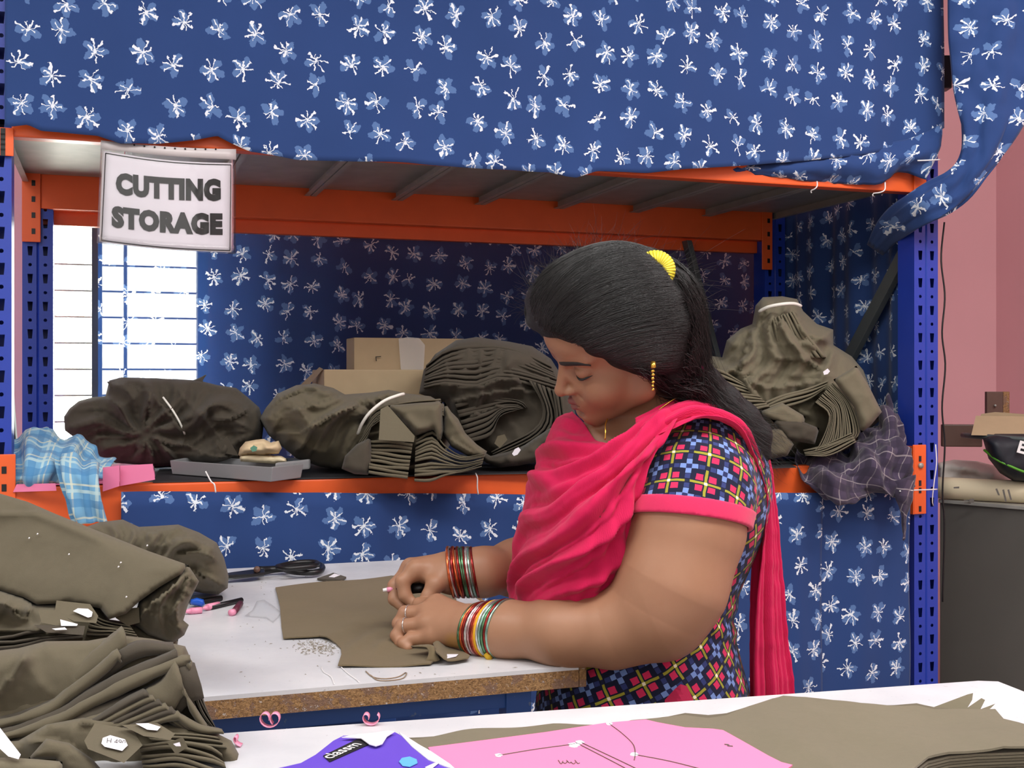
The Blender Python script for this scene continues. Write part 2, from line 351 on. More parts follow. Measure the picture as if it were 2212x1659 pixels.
def plaid(name, ground, stops, period, uvrot=0.):    # woven check: list of (centre, halfwidth, colour, strength)
    t = NT(name); M = t.M; uv = t.n('ShaderNodeUVMap'); uv.uv_map = 'UVMap'
    mp = t.n('ShaderNodeMapping'); mp.inputs['Rotation'].default_value = (0, 0, uvrot); mp.inputs['Scale'].default_value = (1 / period,) * 3; t.l(uv.outputs[0], mp.inputs[0])
    sx = t.n('ShaderNodeSeparateXYZ'); t.l(mp.outputs[0], sx.inputs[0]); c = lin_c(*ground)
    for ax in (0, 1):
        f = M('FRACT', M('ADD', sx.outputs[ax], 40.))
        for ce, hw, col, st in stops: c = t.mix(M('MULTIPLY', M('LESS_THAN', M('ABSOLUTE', M('SUBTRACT', f, ce)), hw), st), c, lin_c(*col))
    c = t.mix(M('MULTIPLY', t.noise(30, 3, 'Pos'), .3), c, tuple(x * .75 for x in lin_c(*ground)[:3]) + (1,))
    t.P(Base_Color=c, Roughness=.9); t.b.inputs['Sheen Weight'].default_value = .2; t.b.inputs['Specular IOR Level'].default_value = .15
    t.bump(t.noise(600, 2, 'Pos'), .1, .001)
    return t.m
MA = {}
MA['flower'] = flower_mat('printed_cotton_blue'); MA['flower_thin'] = flower_mat('printed_cotton_blue_sheer', .42)
MA['olive'] = cloth('olive_twill', (98, 91, 75)); MA['olive_shade'] = cloth('shaded_olive_twill', (74, 68, 59)); MA['olive_lit'] = cloth('lit_olive_twill', (113, 106, 88))  # one olive cloth in three tones, shade and light put into the colour
MA['olive_sheet'] = cloth('brown_olive_twill', (111, 98, 75))
MA['orange'] = plain('orange_enamel', (236, 98, 42), .38, bump=.03); MA['blue'] = plain('blue_enamel', (34, 62, 168), .35, bump=.03)
MA['steel'] = plain('galvanised_steel', (168, 166, 158), .5, .35, var=.25, scale=14); MA['dark_steel'] = plain('dull_steel', (92, 98, 98), .5, .4)
MA['pinkwall'] = plain('pink_wall_paint', (234, 178, 184), .8, var=.05, scale=2.5, bump=.06, bscale=25.); MA['offwhite'] = plain('off_white_wall', (214, 212, 206), .8, var=.04); MA['white'] = plain('white_paint', (235, 234, 230), .6, var=.04)
MA['paper'] = plain('white_paper', (232, 228, 236), .7, var=.02); MA['black'] = plain('black_plastic', (18, 18, 20), .4, var=.2); MA['ink'] = plain('black_ink', (22, 22, 24), .6, var=.1)
MA['pinkpaper'] = plain('pink_card', (238, 128, 170), .75, var=.03, scale=5); MA['card'] = plain('corrugated_board', (171, 149, 118), .85, var=.08, scale=20, bump=.05)
MA['grey_plastic'] = plain('grey_plastic', (138, 139, 141), .45, var=.05); MA['zip'] = plain('white_nylon', (238, 236, 236), .4, var=.03)
MA['grey_metal'] = plain('grey_cabinet_enamel', (96, 93, 88), .5, .1, var=.08); MA['wood_dk'] = plain('brown_laminate', (92, 66, 56), .5, var=.2, scale=22)
MA['floor'] = plain('grey_floor', (150, 145, 138), .6, var=.1); MA['twine'] = plain('white_cotton_tie', (236, 233, 224), .85, var=.06)
MA['navy'] = plain('navy_nylon', (22, 26, 36), .6, var=.2); MA['green'] = plain('green_piping', (88, 160, 40), .5); MA['sack'] = plain('white_woven_sack', (205, 198, 190), .7, var=.1, scale=30, bump=.15)
MA['purple'] = plain('purple_book_cover', (98, 70, 190), .5, var=.1, scale=12); MA['sky_sticker'] = plain('light_blue_sticker', (95, 170, 225), .5)
MA['pinkplastic'] = plain('pink_plastic', (236, 150, 180), .4, var=.05); MA['bluecap'] = plain('blue_plastic', (30, 90, 200), .35); MA['orange_cloth'] = plain('orange_backing', (200, 84, 44), .6)
MA['tan'] = plain('crumpled_tan_paper', (206, 184, 148), .85, var=.12, scale=30, bump=.3); MA['chalk'] = plain('chalk_cake', (220, 206, 172), .85, var=.08, scale=40, bump=.2); MA['teal'] = plain('teal_print', (88, 140, 118), .7)
MA['mat'] = plain('black_mat', (38, 38, 42), .6)
MA['check_blue'] = plaid('blue_check_cotton', (120, 172, 206), [(.25, .12, (70, 130, 180), .7), (.6, .05, (190, 216, 216), .8), (.8, .03, (226, 226, 196), .7)], .075, .1)
MA['check_purple'] = plaid('purple_check_cotton', (72, 62, 82), [(.3, .17, (50, 44, 60), .7), (.75, .025, (168, 158, 160), .7)], .062, .5)
def table_top_mat():
    t = NT('white_laminate'); n1 = t.noise(7, 5, 'Pos'); n2 = t.noise(70, 4, 'Pos', .7); n3 = t.noise(260, 2, 'Pos', .7)
    c = t.mix(t.ramp(n1, [(.35, (0, 0, 0, 1)), (.7, (1, 1, 1, 1))]), lin_c(200, 201, 206), lin_c(218, 218, 221))
    c = t.mix(t.M('MULTIPLY', t.M('GREATER_THAN', n2, .69), .45), c, lin_c(150, 146, 140)); c = t.mix(t.M('MULTIPLY', t.M('GREATER_THAN', n3, .74), .5), c, lin_c(120, 114, 108))
    t.P(Base_Color=c, Roughness=t.M('MULTIPLY_ADD', n2, .3, .2)); t.bump(n3, .04, .0005); return t.m
def chip_mat():
    t = NT('chipped_particle_board'); v = t.n('ShaderNodeTexVoronoi'); v.inputs['Scale'].default_value = 420; t.l(t.coord('Pos'), v.inputs['Vector']); n = t.noise(30, 5, 'Pos', .7)
    c = t.mix(v.outputs['Color'], lin_c(112, 80, 48), lin_c(182, 142, 96)); c = t.mix(t.M('MULTIPLY', t.M('GREATER_THAN', n, .56), .75), c, lin_c(128, 100, 86))
    c = t.mix(t.M('MULTIPLY', t.M('GREATER_THAN', t.noise(120, 4, 'Pos', .8), .63), .8), c, lin_c(206, 196, 188))
    t.P(Base_Color=c, Roughness=.85); t.bump(t.noise(220, 4, 'Pos', .8), .9, .004); return t.m
MA['table'] = table_top_mat(); MA['chip'] = chip_mat()
def glass_mat():
    t = NT('louvre_glass'); tr = t.n('ShaderNodeBsdfTransparent'); tr.inputs[0].default_value = (.93, .95, .93, 1); gl = t.n('ShaderNodeBsdfGlossy'); gl.inputs['Roughness'].default_value = .05
    mx = t.n('ShaderNodeMixShader'); mx.inputs[0].default_value = .08; t.l(tr.outputs[0], mx.inputs[1]); t.l(gl.outputs[0], mx.inputs[2]); t.l(mx.outputs[0], t.out.inputs[0]); return t.m
MA['glass'] = glass_mat()
def film_mat():
    t = NT('clear_plastic_film'); tr = t.n('ShaderNodeBsdfTransparent'); gl = t.n('ShaderNodeBsdfGlossy'); gl.inputs['Roughness'].default_value = .12
    fr = t.n('ShaderNodeFresnel'); fr.inputs[0].default_value = 1.6
    b = t.n('ShaderNodeBump'); b.inputs['Strength'].default_value = .5; b.inputs['Distance'].default_value = .006; t.l(t.noise(16, 2, 'Pos'), b.inputs['Height']); t.l(b.outputs[0], gl.inputs['Normal']); t.l(b.outputs[0], fr.inputs['Normal'])
    mx = t.n('ShaderNodeMixShader'); t.l(t.M('MULTIPLY_ADD', fr.outputs[0], .45, .0), mx.inputs[0]); t.l(tr.outputs[0], mx.inputs[1]); t.l(gl.outputs[0], mx.inputs[2]); t.l(mx.outputs[0], t.out.inputs[0]); return t.m
MA['film'] = film_mat()

def wrap_mat():
    t = NT('thin_clear_wrapper'); tr = t.n('ShaderNodeBsdfTransparent'); t.P(Base_Color=(.85, .86, .88, 1), Roughness=.18); mx = t.n('ShaderNodeMixShader'); mx.inputs[0].default_value = .2; t.l(tr.outputs[0], mx.inputs[1]); t.l(t.b.outputs[0], mx.inputs[2]); t.l(mx.outputs[0], t.out.inputs[0]); return t.m
MA['wrap'] = wrap_mat()
# ================================================================== the room
def struct(o): o['kind'] = 'structure'; return o
TW = 1.12; CS = SR(2152, TW); CEIL = 3.2
ws0, ws1 = SR(84, TW), SR(452, TW); wz1 = H + (820 - 452) / F * dR(150, TW); wz0 = H - .36
SL = -2.2; TR = -6.0
struct(rbox('floor', SL - .2, CS + .2, TR - .2, TW + .2, -.1, 0, MA['floor']))
struct(rbox('ceiling', SL - .2, CS + .2, TR - .2, TW + .2, CEIL, CEIL + .1, MA['white']))
wall = thing('wall_back', None, None, R(1, TW, 0)); struct(wall)
for i, (a, b, z0, z1) in enumerate([(SL, ws0, 0, CEIL), (ws1, CS + .2, 0, CEIL), (ws0, ws1, 0, wz0), (ws0, ws1, wz1, CEIL)]):
    rbox('wall_section', a, b, TW, TW + .2, z0, z1, MA['pinkwall'], wall)
struct(rbox('wall_right', CS, CS + .2, TR, TW, 0, CEIL, MA['pinkwall']))
struct(rbox('wall_left', SL - .2, SL, TR, TW, 0, CEIL, MA['offwhite']))
struct(rbox('wall_front', SL, CS, TR - .2, TR, 0, CEIL, MA['offwhite']))
# the louvred window
win = thing('window_1', None, None, R((ws0 + ws1) / 2, TW, wz0)); struct(win)
fw = .035; smid = SR(206, TW)
for a, b, z0, z1 in [(ws0, ws0 + fw, wz0, wz1), (ws1 - fw, ws1, wz0, wz1), (ws0, ws1, wz0, wz0 + fw), (ws0, ws1, wz1 - fw, wz1), (smid - .012, smid + .02, wz0, wz1)]:
    rbox('window_frame', a, b, TW + .03, TW + .1, z0, z1, MA['dark_steel'], win, .003)
pitch = .086; k = 0; z = wz0 + fw + .005
while z < wz1 - fw - .04:
    for a, b in ((ws0 + fw, smid - .012), (smid + .02, ws1 - fw)):
        o = R(a, TW + .05, z + .006); box('pane', o, EV * (b - a), NV * .03 + np.array([0, 0, pitch * .96]), NV * .004, MA['glass'], win)
    z += pitch
for k in range(9):
    zz = wz0 + .05 + k * pitch * 1.0
    tube('grille_bar', [R(ws0, TW + .14, zz), R(ws1, TW + .14, zz)], .0035, MA['dark_steel'], win, 6)
for s in (SR(272, TW),):
    tube('grille_bar', [R(s, TW + .155, wz0), R(s, TW + .155, wz1)], .006, MA['dark_steel'], win, 6)

DK[0] = KD
# ================================================================== the storage rack
rack = thing('storage_rack', 'blue and orange steel storage rack with two visible shelf levels behind the woman', 'rack', R(1.15, .38, 0))
SWL = SR(25, 0) - .083; SWR = SR(1975, 0)      # left edges of the front uprights
RT = .81
def upright(s0, t0, phase, z0=0., z1=2.6, flip=False, mat=None):
    W, D = .083, .075; V = []; Fc = []
    def q(pts): n = len(V); V.extend(pts); Fc.append(tuple(range(n, n + len(pts))))
    tf = t0 + (D if flip else 0); tb = t0 + (0 if flip else D)
    zs = H + .442 + phase
    k0 = math.ceil((z0 - zs) / .04) + 1; k1 = math.floor((z1 - zs) / .04) - 1
    za, zb = zs + (k0 - .5) * .04, zs + (k1 + .5) * .04
    cols = [(.006, .036), (.047, .077)]
    for a, b in [(0, .006), (.036, .038), (.045, .047), (.077, W)]: q([R(s0 + a, tf, z0), R(s0 + b, tf, z0), R(s0 + b, tf, z1), R(s0 + a, tf, z1)])
    q([R(s0 + .038, tf, z0), R(s0 + .0415, tf + (.004 if not flip else -.004), z0), R(s0 + .0415, tf + (.004 if not flip else -.004), z1), R(s0 + .038, tf, z1)])
    q([R(s0 + .0415, tf + (.004 if not flip else -.004), z0), R(s0 + .045, tf, z0), R(s0 + .045, tf, z1), R(s0 + .0415, tf + (.004 if not flip else -.004), z1)])
    for a, b in cols:
        q([R(s0 + a, tf, z0), R(s0 + b, tf, z0), R(s0 + b, tf, za), R(s0 + a, tf, za)]); q([R(s0 + a, tf, zb), R(s0 + b, tf, zb), R(s0 + b, tf, z1), R(s0 + a, tf, z1)])
        c = (a + b) / 2
        for k in range(k0, k1):
            zc = zs + k * .04; h = .02; w2 = (b - a) / 2
            out = [(-w2, -h), (0, -h), (w2, -h), (w2, 0), (w2, h), (0, h), (-w2, h), (-w2, 0)]
            if k % 2 == 0: inn = [(-.005, -.0134), (0, -.0134), (.005, -.0134), (.0062, 0), (.0072, .0134), (0, .0134), (-.0072, .0134), (-.0062, 0)]
            else: inn = [(.005 * math.cos(t), .005 * math.sin(t)) for t in [math.radians(x) for x in (225, 270, 315, 0, 45, 90, 135, 180)]]
            for i in range(8):
                j = (i + 1) % 8; q([R(s0 + c + x, tf, zc + y) for x, y in (out[i], out[j], inn[j], inn[i])])
    q([R(s0, tf, z0), R(s0, tb, z0), R(s0, tb, z1), R(s0, tf, z1)]); q([R(s0 + W, tf, z0), R(s0 + W, tb, z0), R(s0 + W, tb, z1), R(s0 + W, tf, z1)])
    q([R(s0, tb, z0), R(s0 + W, tb, z0), R(s0 + W, tb, z1), R(s0, tb, z1)])  # back face added to keep the slots dark inside
    o = mk('upright', V, Fc, mat or MA['blue'], rack, False); return recalc(o)
upright(SWL, 0, .045); upright(SWR, 0, 0)
SRL = SR(48, RT); SRR = SR(1652, RT)
upright(SRL, RT, .01, flip=False); upright(SRR, RT, .02, flip=False)
for s0, t0 in ((SWL, 0), (SWR, 0), (SRL, RT), (SRR, RT)): rbox('foot_plate', s0 - .02, s0 + .1, t0 - .02, t0 + .09, 0, .006, MA['blue'], rack)
def connector(parent, s0, s1, t, z0, z1, bolts=()):
    o = rbox('connector', s0, s1, t - .004, t, z0, z1, MA['orange'], parent, .004)
    w = s1 - s0
    for k, f in enumerate((.12, .3, .48, .66, .84)):
        zc = z0 + (z1 - z0) * f; sc = s0 + w * .62
        rbox('slot', sc - .005, sc + .005, t - .0052, t - .0038, zc - .008, zc + .008, MA['black'], parent)
def beam(t0, t1, z0, z1, s0, s1, lip=True):
    o = rbox('beam', s0, s1, t0, t1, z0, z1, MA['orange'], rack, .004)
    return o
ZU0, ZU1 = H + .5425, H + .655
bu = beam(-.004, .04, ZU0, ZU1, SWL + .083, SWR + .01); connector(bu, SWL + .03, SWL + .088, -.006, ZU0 - .045, ZU0 + .018); connector(bu, SWR - .008, SWR + .035, -.006, ZU0 - .055, ZU1 + .05)
br = beam(RT - .01, RT + .035, H + .494, H + .596, SRL + .05, SRR + .02); connector(br, SRL, SRL + .05, RT - .012, H + .396, H + .653); connector(br, SRR - .02, SRR + .022, RT - .012, H + .39, H + .653)
rbox('beam', SRL + .05, SRR, RT + .05, RT + .08, H + .455, H + .503, MA['orange'], rack, .003)
ZL1 = H - .241; ZL0 = ZL1 - .094
bl = beam(-.004, .04, ZL0, ZL1, SWL + .05, SWR + .01); connector(bl, SWL + .03, SWL + .092, -.006, ZL0 - .05, ZL1 + .075)
o = rbox('connector', SWR - .012, SWR + .034, -.01, -.006, ZL0 - .055, ZL1 + .052, MA['orange'], bl, .006)
rbox('connector', SWR - .012, SWR - .008, -.01, .05, ZL0 - .055, ZL1 + .048, MA['orange'], bl)
for zf in (.84, .47, .36, .08):
    zc = ZL0 - .055 + .191 * zf; rbox('slot', SWR + .008, SWR + .016, -.0115, -.0095, zc - .008, zc + .008, MA['navy'], bl)
tube('bolt', [R(SWR + .013, -.016, ZL1 - .008), R(SWR + .013, -.008, ZL1 - .008)], .008, MA['steel'], bl, 10)
beam(RT - .01, RT + .035, ZL0, ZL1 - .01, SRL + .05, SRR + .02)
# shelf panels with turned-down flanges
NP = 9; ps0, ps1 = SWL + .05, SWR + .03; pw = (ps1 - ps0) / NP
def panel(s0, s1, zt, mat):
    f = .026; th = .0015; V = []; Fc = []
    prof = [(s0 + .018, zt - f), (s0 + .002, zt - f), (s0 + .002, zt), (s1 - .002, zt), (s1 - .002, zt - f), (s1 - .018, zt - f)]
    inn = [(s0 + .018, zt - f + th), (s0 + .002 + th, zt - f + th), (s0 + .002 + th, zt - th), (s1 - .002 - th, zt - th), (s1 - .002 - th, zt - f + th), (s1 - .018, zt - f + th)]
    ring = prof + inn[::-1]; n = len(ring)
    for t in (.012, RT + .0): V += [R(a, t, b) for a, b in ring]
    Fc = [(i, (i + 1) % n, n + (i + 1) % n, n + i) for i in range(n)]
    return recalc(mk('shelf_panel', V, Fc, mat, rack, False))
for i in range(NP): panel(ps0 + i * pw, ps0 + (i + 1) * pw, H + .595, MA['steel']); panel(ps0 + i * pw, ps0 + (i + 1) * pw, ZL1 - .001, MA['dark_steel'])
# side-frame braces
def bar(name, p0, p1, wd, th, mat, parent):
    p0, p1 = np.asarray(p0), np.asarray(p1); d = p1 - p0; d = d / np.linalg.norm(d); x = np.cross(d, EV); x /= np.linalg.norm(x)
    return box(name, p0 - x * wd / 2, p1 - p0, x * wd, EV * th, mat, parent, .002)
bar('diagonal_brace', R(SWR + .03, .06, H + .42), R(SWR + .03, RT, H - .42), .042, .022, MA['dark_steel'], rack)
bar('diagonal_brace', R(SWR + .03, .06, H - .5), R(SWR + .03, RT, H - 1.2), .042, .022, MA['dark_steel'], rack)
bar('diagonal_brace', R(SWL + .03, .06, H + .42), R(SWL + .03, RT, H - .42), .042, .022, MA['dark_steel'], rack)

# ================================================================== curtains
def curtain(name, label, pxs, top, bottom, t, amp, waves, mat, nu=160, nv=26, seed=0, side=None, full=1.06, grp=None, single=False):
    """cloth hung in a rack plane; top/bottom rows in pixels (polyline functions of column) or absolute heights"""
    rg = np.random.RandomState(seed); ph = rg.uniform(0, 6, len(waves)); u = np.linspace(0, 1, nu); G = np.zeros((nv, nu, 3)); UV = np.zeros((nv, nu, 2))
    tp = np.asarray(top, float) if np.ndim(top) else None; bt = np.asarray(bottom, float) if np.ndim(bottom) else None
    for i in range(nu):
        px = pxs[0] + u[i] * (pxs[1] - pxs[0])
        d = dR(px, t); s = SR(px, t)
        z1 = H - (np.interp(px, tp[:, 0], tp[:, 1]) - HY) / F * d if tp is not None else top
        z0 = H - (np.interp(px, bt[:, 0], bt[:, 1]) - HY) / F * d if bt is not None else bottom
        for j in range(nv):
            v = j / (nv - 1); zz = z1 + (z0 - z1) * v; o = 0
            for k, (f, a) in enumerate(waves): o += a * math.sin(f * s + ph[k] + .5 * math.sin(2.3 * zz + k)) * (.45 + .55 * v)
            o += amp * noise.noise(Vector((s * 4, zz * 3, seed)))
            G[j, i] = R(s, t + o, zz); UV[j, i] = (s * full + .3 * seed, zz)
    o = thick(name, G, .0012, mat, None, UV) if not single else mk(name, G.reshape(-1, 3), gridf(nv, nu), mat, None, True, uv=UV.reshape(-1, 2))
    tag(o, label, 'curtain', grp); return o
btm = [(-60, 276), (20, 274), (60, 270), (90, 284), (210, 293), (260, 311), (340, 311), (420, 302), (470, 292), (500, 308), (540, 327), (640, 345), (720, 348), (880, 353), (1000, 362), (1100, 367), (1190, 371), (1225, 381), (1245, 384), (1290, 369), (1400, 373), (1480, 366), (1560, 361), (1700, 350), (1860, 335), (1960, 318), (2000, 303), (2040, 275)]
curtain('storage_curtain', 'blue flower-print cotton curtain covering the upper shelf, above the sign', (10, 2037), H + 1.13, btm, -.04, .012, [(9, .006), (23, .004), (41, .002)], MA['flower'], 260, 44, 1)
# bunched lower hem at its right end
loft('hem_roll', [[(1540, 350, 3.0), (1700, 334, 3.04), (1850, 318, 3.085), (1960, 300, 3.115), (2034, 268, 3.135)], [(1550, 364, 2.975), (1700, 362, 3.01), (1850, 354, 3.055), (1950, 342, 3.085), (2032, 320, 3.115)],
      [(1560, 368, 2.98), (1700, 386, 3.03), (1800, 396, 3.08), (1900, 398, 3.1), (1940, 372, 3.12), (2000, 388, 3.13)]], 60, 16, MA['flower'], None, .0012, .006, 30)
hem = bpy.data.objects['hem_roll']; hem.name = 'curtain_hem'; tag(hem, 'rolled loose hem strip of flower-print cloth along the right end of the upper beam', 'curtain')
curtain('storage_curtain', 'dark flower-print curtain hanging at the back of the shelf, partly backlit by the window', (212, 1720), H + .535, H - .257, .93, .02, [(11, .014), (29, .008)], MA['flower_thin'], 220, 24, 2, single=True)
# side curtain inside the right end
G = np.zeros((22, 60, 3)); UV = np.zeros((22, 60, 2))
for i in range(60):
    for j in range(22):
        t = .06 + .87 * i / 59; zz = H + .6 - 1.13 * j / 21; G[j, i] = R(SWR + .081 + .012 * math.sin(t * 26) + .008 * math.sin(t * 57 + 1), t, zz); UV[j, i] = (t * 1.05 + 3, zz)
tag(thick('storage_curtain', G, .0012, MA['flower'], None, UV), 'flower-print curtain closing the right end of the rack behind the grey brace', 'curtain')
ltop = [(255, 1062), (700, 1064), (1150, 1068), (1480, 1066), (2000, 1062)]
curtain('storage_curtain', 'flower-print curtain below the orange lower beam, left of the woman', (262, 1774), ltop, .06, -.03, .012, [(10, .010), (31, .007), (64, .004)], MA['flower'], 240, 26, 3)
curtain('storage_curtain', 'narrow flower-print curtain panel below the beam beside the right blue upright', (1773, 1966), ltop, .06, -.035, .012, [(16, .006), (43, .004)], MA['flower'], 50, 26, 4)
# curtain drawn aside and tied round the right upright
def tied():
    prof = [  # centre px, half-width px, depth, squash
        (2172, -160, 108, 3.10), (2160, 60, 98, 3.08), (2152, 150, 86, 3.07), (2140, 240, 68, 3.06), (2124, 310, 48, 3.05), (2098, 365, 33, 3.05), (2068, 402, 34, 3.06), (2030, 428, 38, 3.07), (1985, 452, 37, 3.09), (1945, 478, 33, 3.16), (1915, 505, 26, 3.25), (1890, 540, 18, 3.34)]
    p = cr(np.array(prof, float), 70); tn = np.gradient(p[:, :2], axis=0); tn /= np.linalg.norm(tn, axis=1)[:, None]; nr = np.c_[-tn[:, 1], tn[:, 0]]
    nk = 44; G = np.zeros((70, nk, 3)); UV = np.zeros((70, nk, 2)); Ls = np.r_[0, np.cumsum(np.linalg.norm(np.diff(p[:, :2], axis=0), axis=1))] / 800
    for i in range(70):
        tw = max(0, (i - 30) / 40) * 2.6
        for k in range(nk):
            a = 2 * math.pi * k / (nk - 1); rr = 1 + .13 * math.sin(5 * a + tw * 2.6) + .07 * math.sin(9 * a - tw * 3 + 1)
            x = math.cos(a) * rr * p[i, 2]; dz = math.sin(a) * rr * min(p[i, 2] * .35, 22) / 800
            dz += .012 * noise.fractal(Vector((p[i, 0] / 40, p[i, 1] / 60, 2 * math.cos(a))), 1., 2., 3); q = p[i, :2] - nr[i] * x; G[i, k] = P(q[0], q[1], p[i, 3] - dz); UV[i, k] = ((a + tw * .5) * p[i, 2] / 800 * .8, -Ls[i])
    o = thick('storage_curtain', G, .0012, MA['flower'], None, UV); tag(o, 'flower-print curtain drawn aside and twisted into a tie round the right blue upright', 'curtain')
tied()
box('wall_bracket', P(2036, 190, 3.3), (.03, 0, 0), (0, .05, 0), (0, 0, .1), MA['black'], None, .004); tag(bpy.data.objects['wall_bracket'], 'small black bracket in the gap beside the tied curtain', 'bracket')

bar('diagonal_brace', PR(1478, 520, .84), PR(1552, 815, .84), .04, .02, MA['dark_steel'], rack)
DK[0] = 1.0
# ================================================================== tables
ZT = H - .43
def poly_z(pts, z): return np.array([PZ(a, b, z) for a, b in pts])
def prism(name, top, th, mat, parent, bv=0.):
    n = len(top); B = top - np.array([0, 0, th]); Fc = [tuple(range(n)), tuple(range(2 * n - 1, n - 1, -1))] + [(i, i + n, (i + 1) % n + n, (i + 1) % n) for i in range(n)]
    o = recalc(mk(name, np.vstack([top, B]), Fc, mat, parent, False))
    if bv: bevel(o, bv)
    return o
A1, B1, C1 = PZ(450, 1505, ZT), PZ(1250, 1438, ZT), PZ(900, 1208, ZT)
u1 = (B1 - A1) / np.linalg.norm(B1 - A1); LFT = A1 - u1 * .75; BK = C1 - B1; D1 = LFT + BK
t1 = thing('cutting_table', 'white laminate cutting table with chipped brown edge, under the woman\'s hands', 'table', (LFT + C1) / 2 * np.array([1, 1, 0]))
top = np.array([LFT, B1, C1, D1])
prism('table_top', top, .006, MA['table'], t1)
core = prism('edge_core', top - np.array([0, 0, .006]), .026, MA['chip'], t1)
v1 = BK / np.linalg.norm(BK)
box('edge_strip', B1 + u1 * .001 - np.array([0, 0, .033]), u1 * .012, BK, np.array([0, 0, .031]), MA['chip'], t1, .002)
zf = ZT - .032
def rail(p, q, w, h, z1, parent, nm='frame_rail'):
    d = (q - p) / np.linalg.norm(q - p); x = np.cross(d, [0, 0, 1.]); return box(nm, np.array([p[0], p[1], z1 - h]) - x * w / 2, q - p, x * w, np.array([0, 0, h]), MA['blue_frame'], parent, .002)
t = NT('blue_frame_paint'); nn = t.noise(40, 5, 'Pos', .7)
t.P(Base_Color=t.mix(t.M('MULTIPLY', t.M('GREATER_THAN', nn, .66), .6), lin_c(40, 84, 158), lin_c(110, 128, 150)), Roughness=.5); MA['blue_frame'] = t.m
i0 = .07
fa, fb, fc, fd = LFT + u1 * i0 + v1 * .05, B1 - u1 * .085 + v1 * .05, C1 - u1 * .085 - v1 * .05, D1 + u1 * i0 - v1 * .05
for a, b in ((fa, fb), (fb, fc), (fc, fd), (fd, fa)): rail(a, b, .03, .032, zf, t1)
for c in (fa, fb, fc, fd):
    box('leg', np.array([c[0], c[1], 0]) - u1 * .02 - v1 * .02, u1 * .04, v1 * .04, np.array([0, 0, zf]), MA['blue_frame'], t1, .002)
A2, B2 = PZ(480, 1584, ZT), PZ(2120, 1470, ZT); u2 = (B2 - A2) / np.linalg.norm(B2 - A2); v2 = np.array([u2[1], -u2[0], 0])
c2 = B2 + u2 * .012 + v2 * .012
t2 = thing('cutting_table', 'white laminate table in the foreground with the pink paper pattern on it', 'table', np.array([.2, 1.0, 0]))
top2 = np.array([A2 - u2 * .9, B2 - u2 * .005, B2 + u2 * .02 - v2 * -.01, B2 + u2 * .02 + v2 * .9, A2 - u2 * .9 + v2 * .9])
prism('table_top', top2, .005, MA['table'], t2); prism('edge_core', top2 - np.array([0, 0, .005]), .024, MA['chip'], t2)
for p in (top2[0] + u2 * .06 + v2 * .05, top2[2] - u2 * .06 + v2 * .05, top2[3] - u2 * .06 - v2 * .06, top2[4] + u2 * .06 - v2 * .06):
    box('leg', np.array([p[0], p[1], 0]) - u2 * .02 - v2 * .02, u2 * .04, v2 * .04, np.array([0, 0, ZT - .029]), MA['blue_frame'], t2, .002)

DK[0] = KD
# ================================================================== sign
ds = dR(360, -.02)   # hangs from the front beam
sg = thing('shelf_sign', 'white paper sign reading CUTTING STORAGE in a clear plastic sleeve', 'sign', P0(360, 545, ds))
sp = [(228, 322), (355, 336), (505, 352), (502, 552), (345, 543), (216, 522)]
def sgd(x, y): return dR(float(x), -.022) - .012 * math.sin(min(max((x - 216) / 290, 0), 1) * math.pi)
def srow(y0, y1, x0, x1, n=9): return [(x0 + (x1 - x0) * k / (n - 1), y0 + (y1 - y0) * k / (n - 1)) for k in range(n)]
def sgrid(tl, tr, bl, br, off, nu=14, nv=12, sag=8):
    G = np.zeros((nv, nu, 3))
    for j in range(nv):
        for i in range(nu):
            u, v = i / (nu - 1), j / (nv - 1); x = (tl[0] * (1 - u) + tr[0] * u) * (1 - v) + (bl[0] * (1 - u) + br[0] * u) * v; y = (tl[1] * (1 - u) + tr[1] * u) * (1 - v) + (bl[1] * (1 - u) + br[1] * u) * v
            y += sag * math.sin(u * math.pi) * (.9 - .3 * v); G[j, i] = P0(x, y, sgd(x, y) - off)
    return G
thick('paper_sheet', sgrid((222, 325), (502, 352), (214, 522), (500, 545), 0), .0006, MA['paper'], sg)
fr = [(228, 330), (499, 356), (497, 541), (219, 519)]
def sp_pt(x, y, off=.0012):
    u = (x - 218) / 284; v = (y - 330) / 200; return P0(x, y + 8 * math.sin(min(max(u, 0), 1) * math.pi) * (.9 - .3 * min(max(v, 0), 1)), sgd(x, y) - off)
for a, b in zip(fr, fr[1:] + fr[:1]): tube('printed_border', [sp_pt(a[0] + (b[0] - a[0]) * k / 9, a[1] + (b[1] - a[1]) * k / 9, .0006) for k in range(10)], .0011, MA['ink'], sg, 4)
def sign_text(s, x0, x1, y0, y1, slope, hgt):
    cu = bpy.data.curves.new('t', 'FONT'); cu.body = s; cu.size = 1; cu.offset = .074; cu.resolution_u = 3; cu.space_character = 1.1
    o = bpy.data.objects.new('t', cu); COL.objects.link(o); dg = bpy.context.evaluated_depsgraph_get(); dg.update()
    me = bpy.data.meshes.new_from_object(o.evaluated_get(dg)); bpy.data.objects.remove(o)
    bm = bmesh.new(); bm.from_mesh(me); bmesh.ops.triangulate(bm, faces=bm.faces); bmesh.ops.subdivide_edges(bm, edges=bm.edges, cuts=1); bm.to_mesh(me); bm.free()
    v = np.array([x.co[:] for x in me.vertices]); lo, hi = v.min(0), v.max(0); fs = [tuple(p.vertices) for p in me.polygons]
    V = []
    for q in v:
        u = (q[0] - lo[0]) / (hi[0] - lo[0]); w_ = (q[1] - lo[1]) / (hi[1] - lo[1]); x = x0 + (x1 - x0) * u; V.append(sp_pt(x, y1 + slope * u - w_ * (y1 - y0), .0014))
    mk('printed_letters', V, fs, MA['ink'], sg, False)
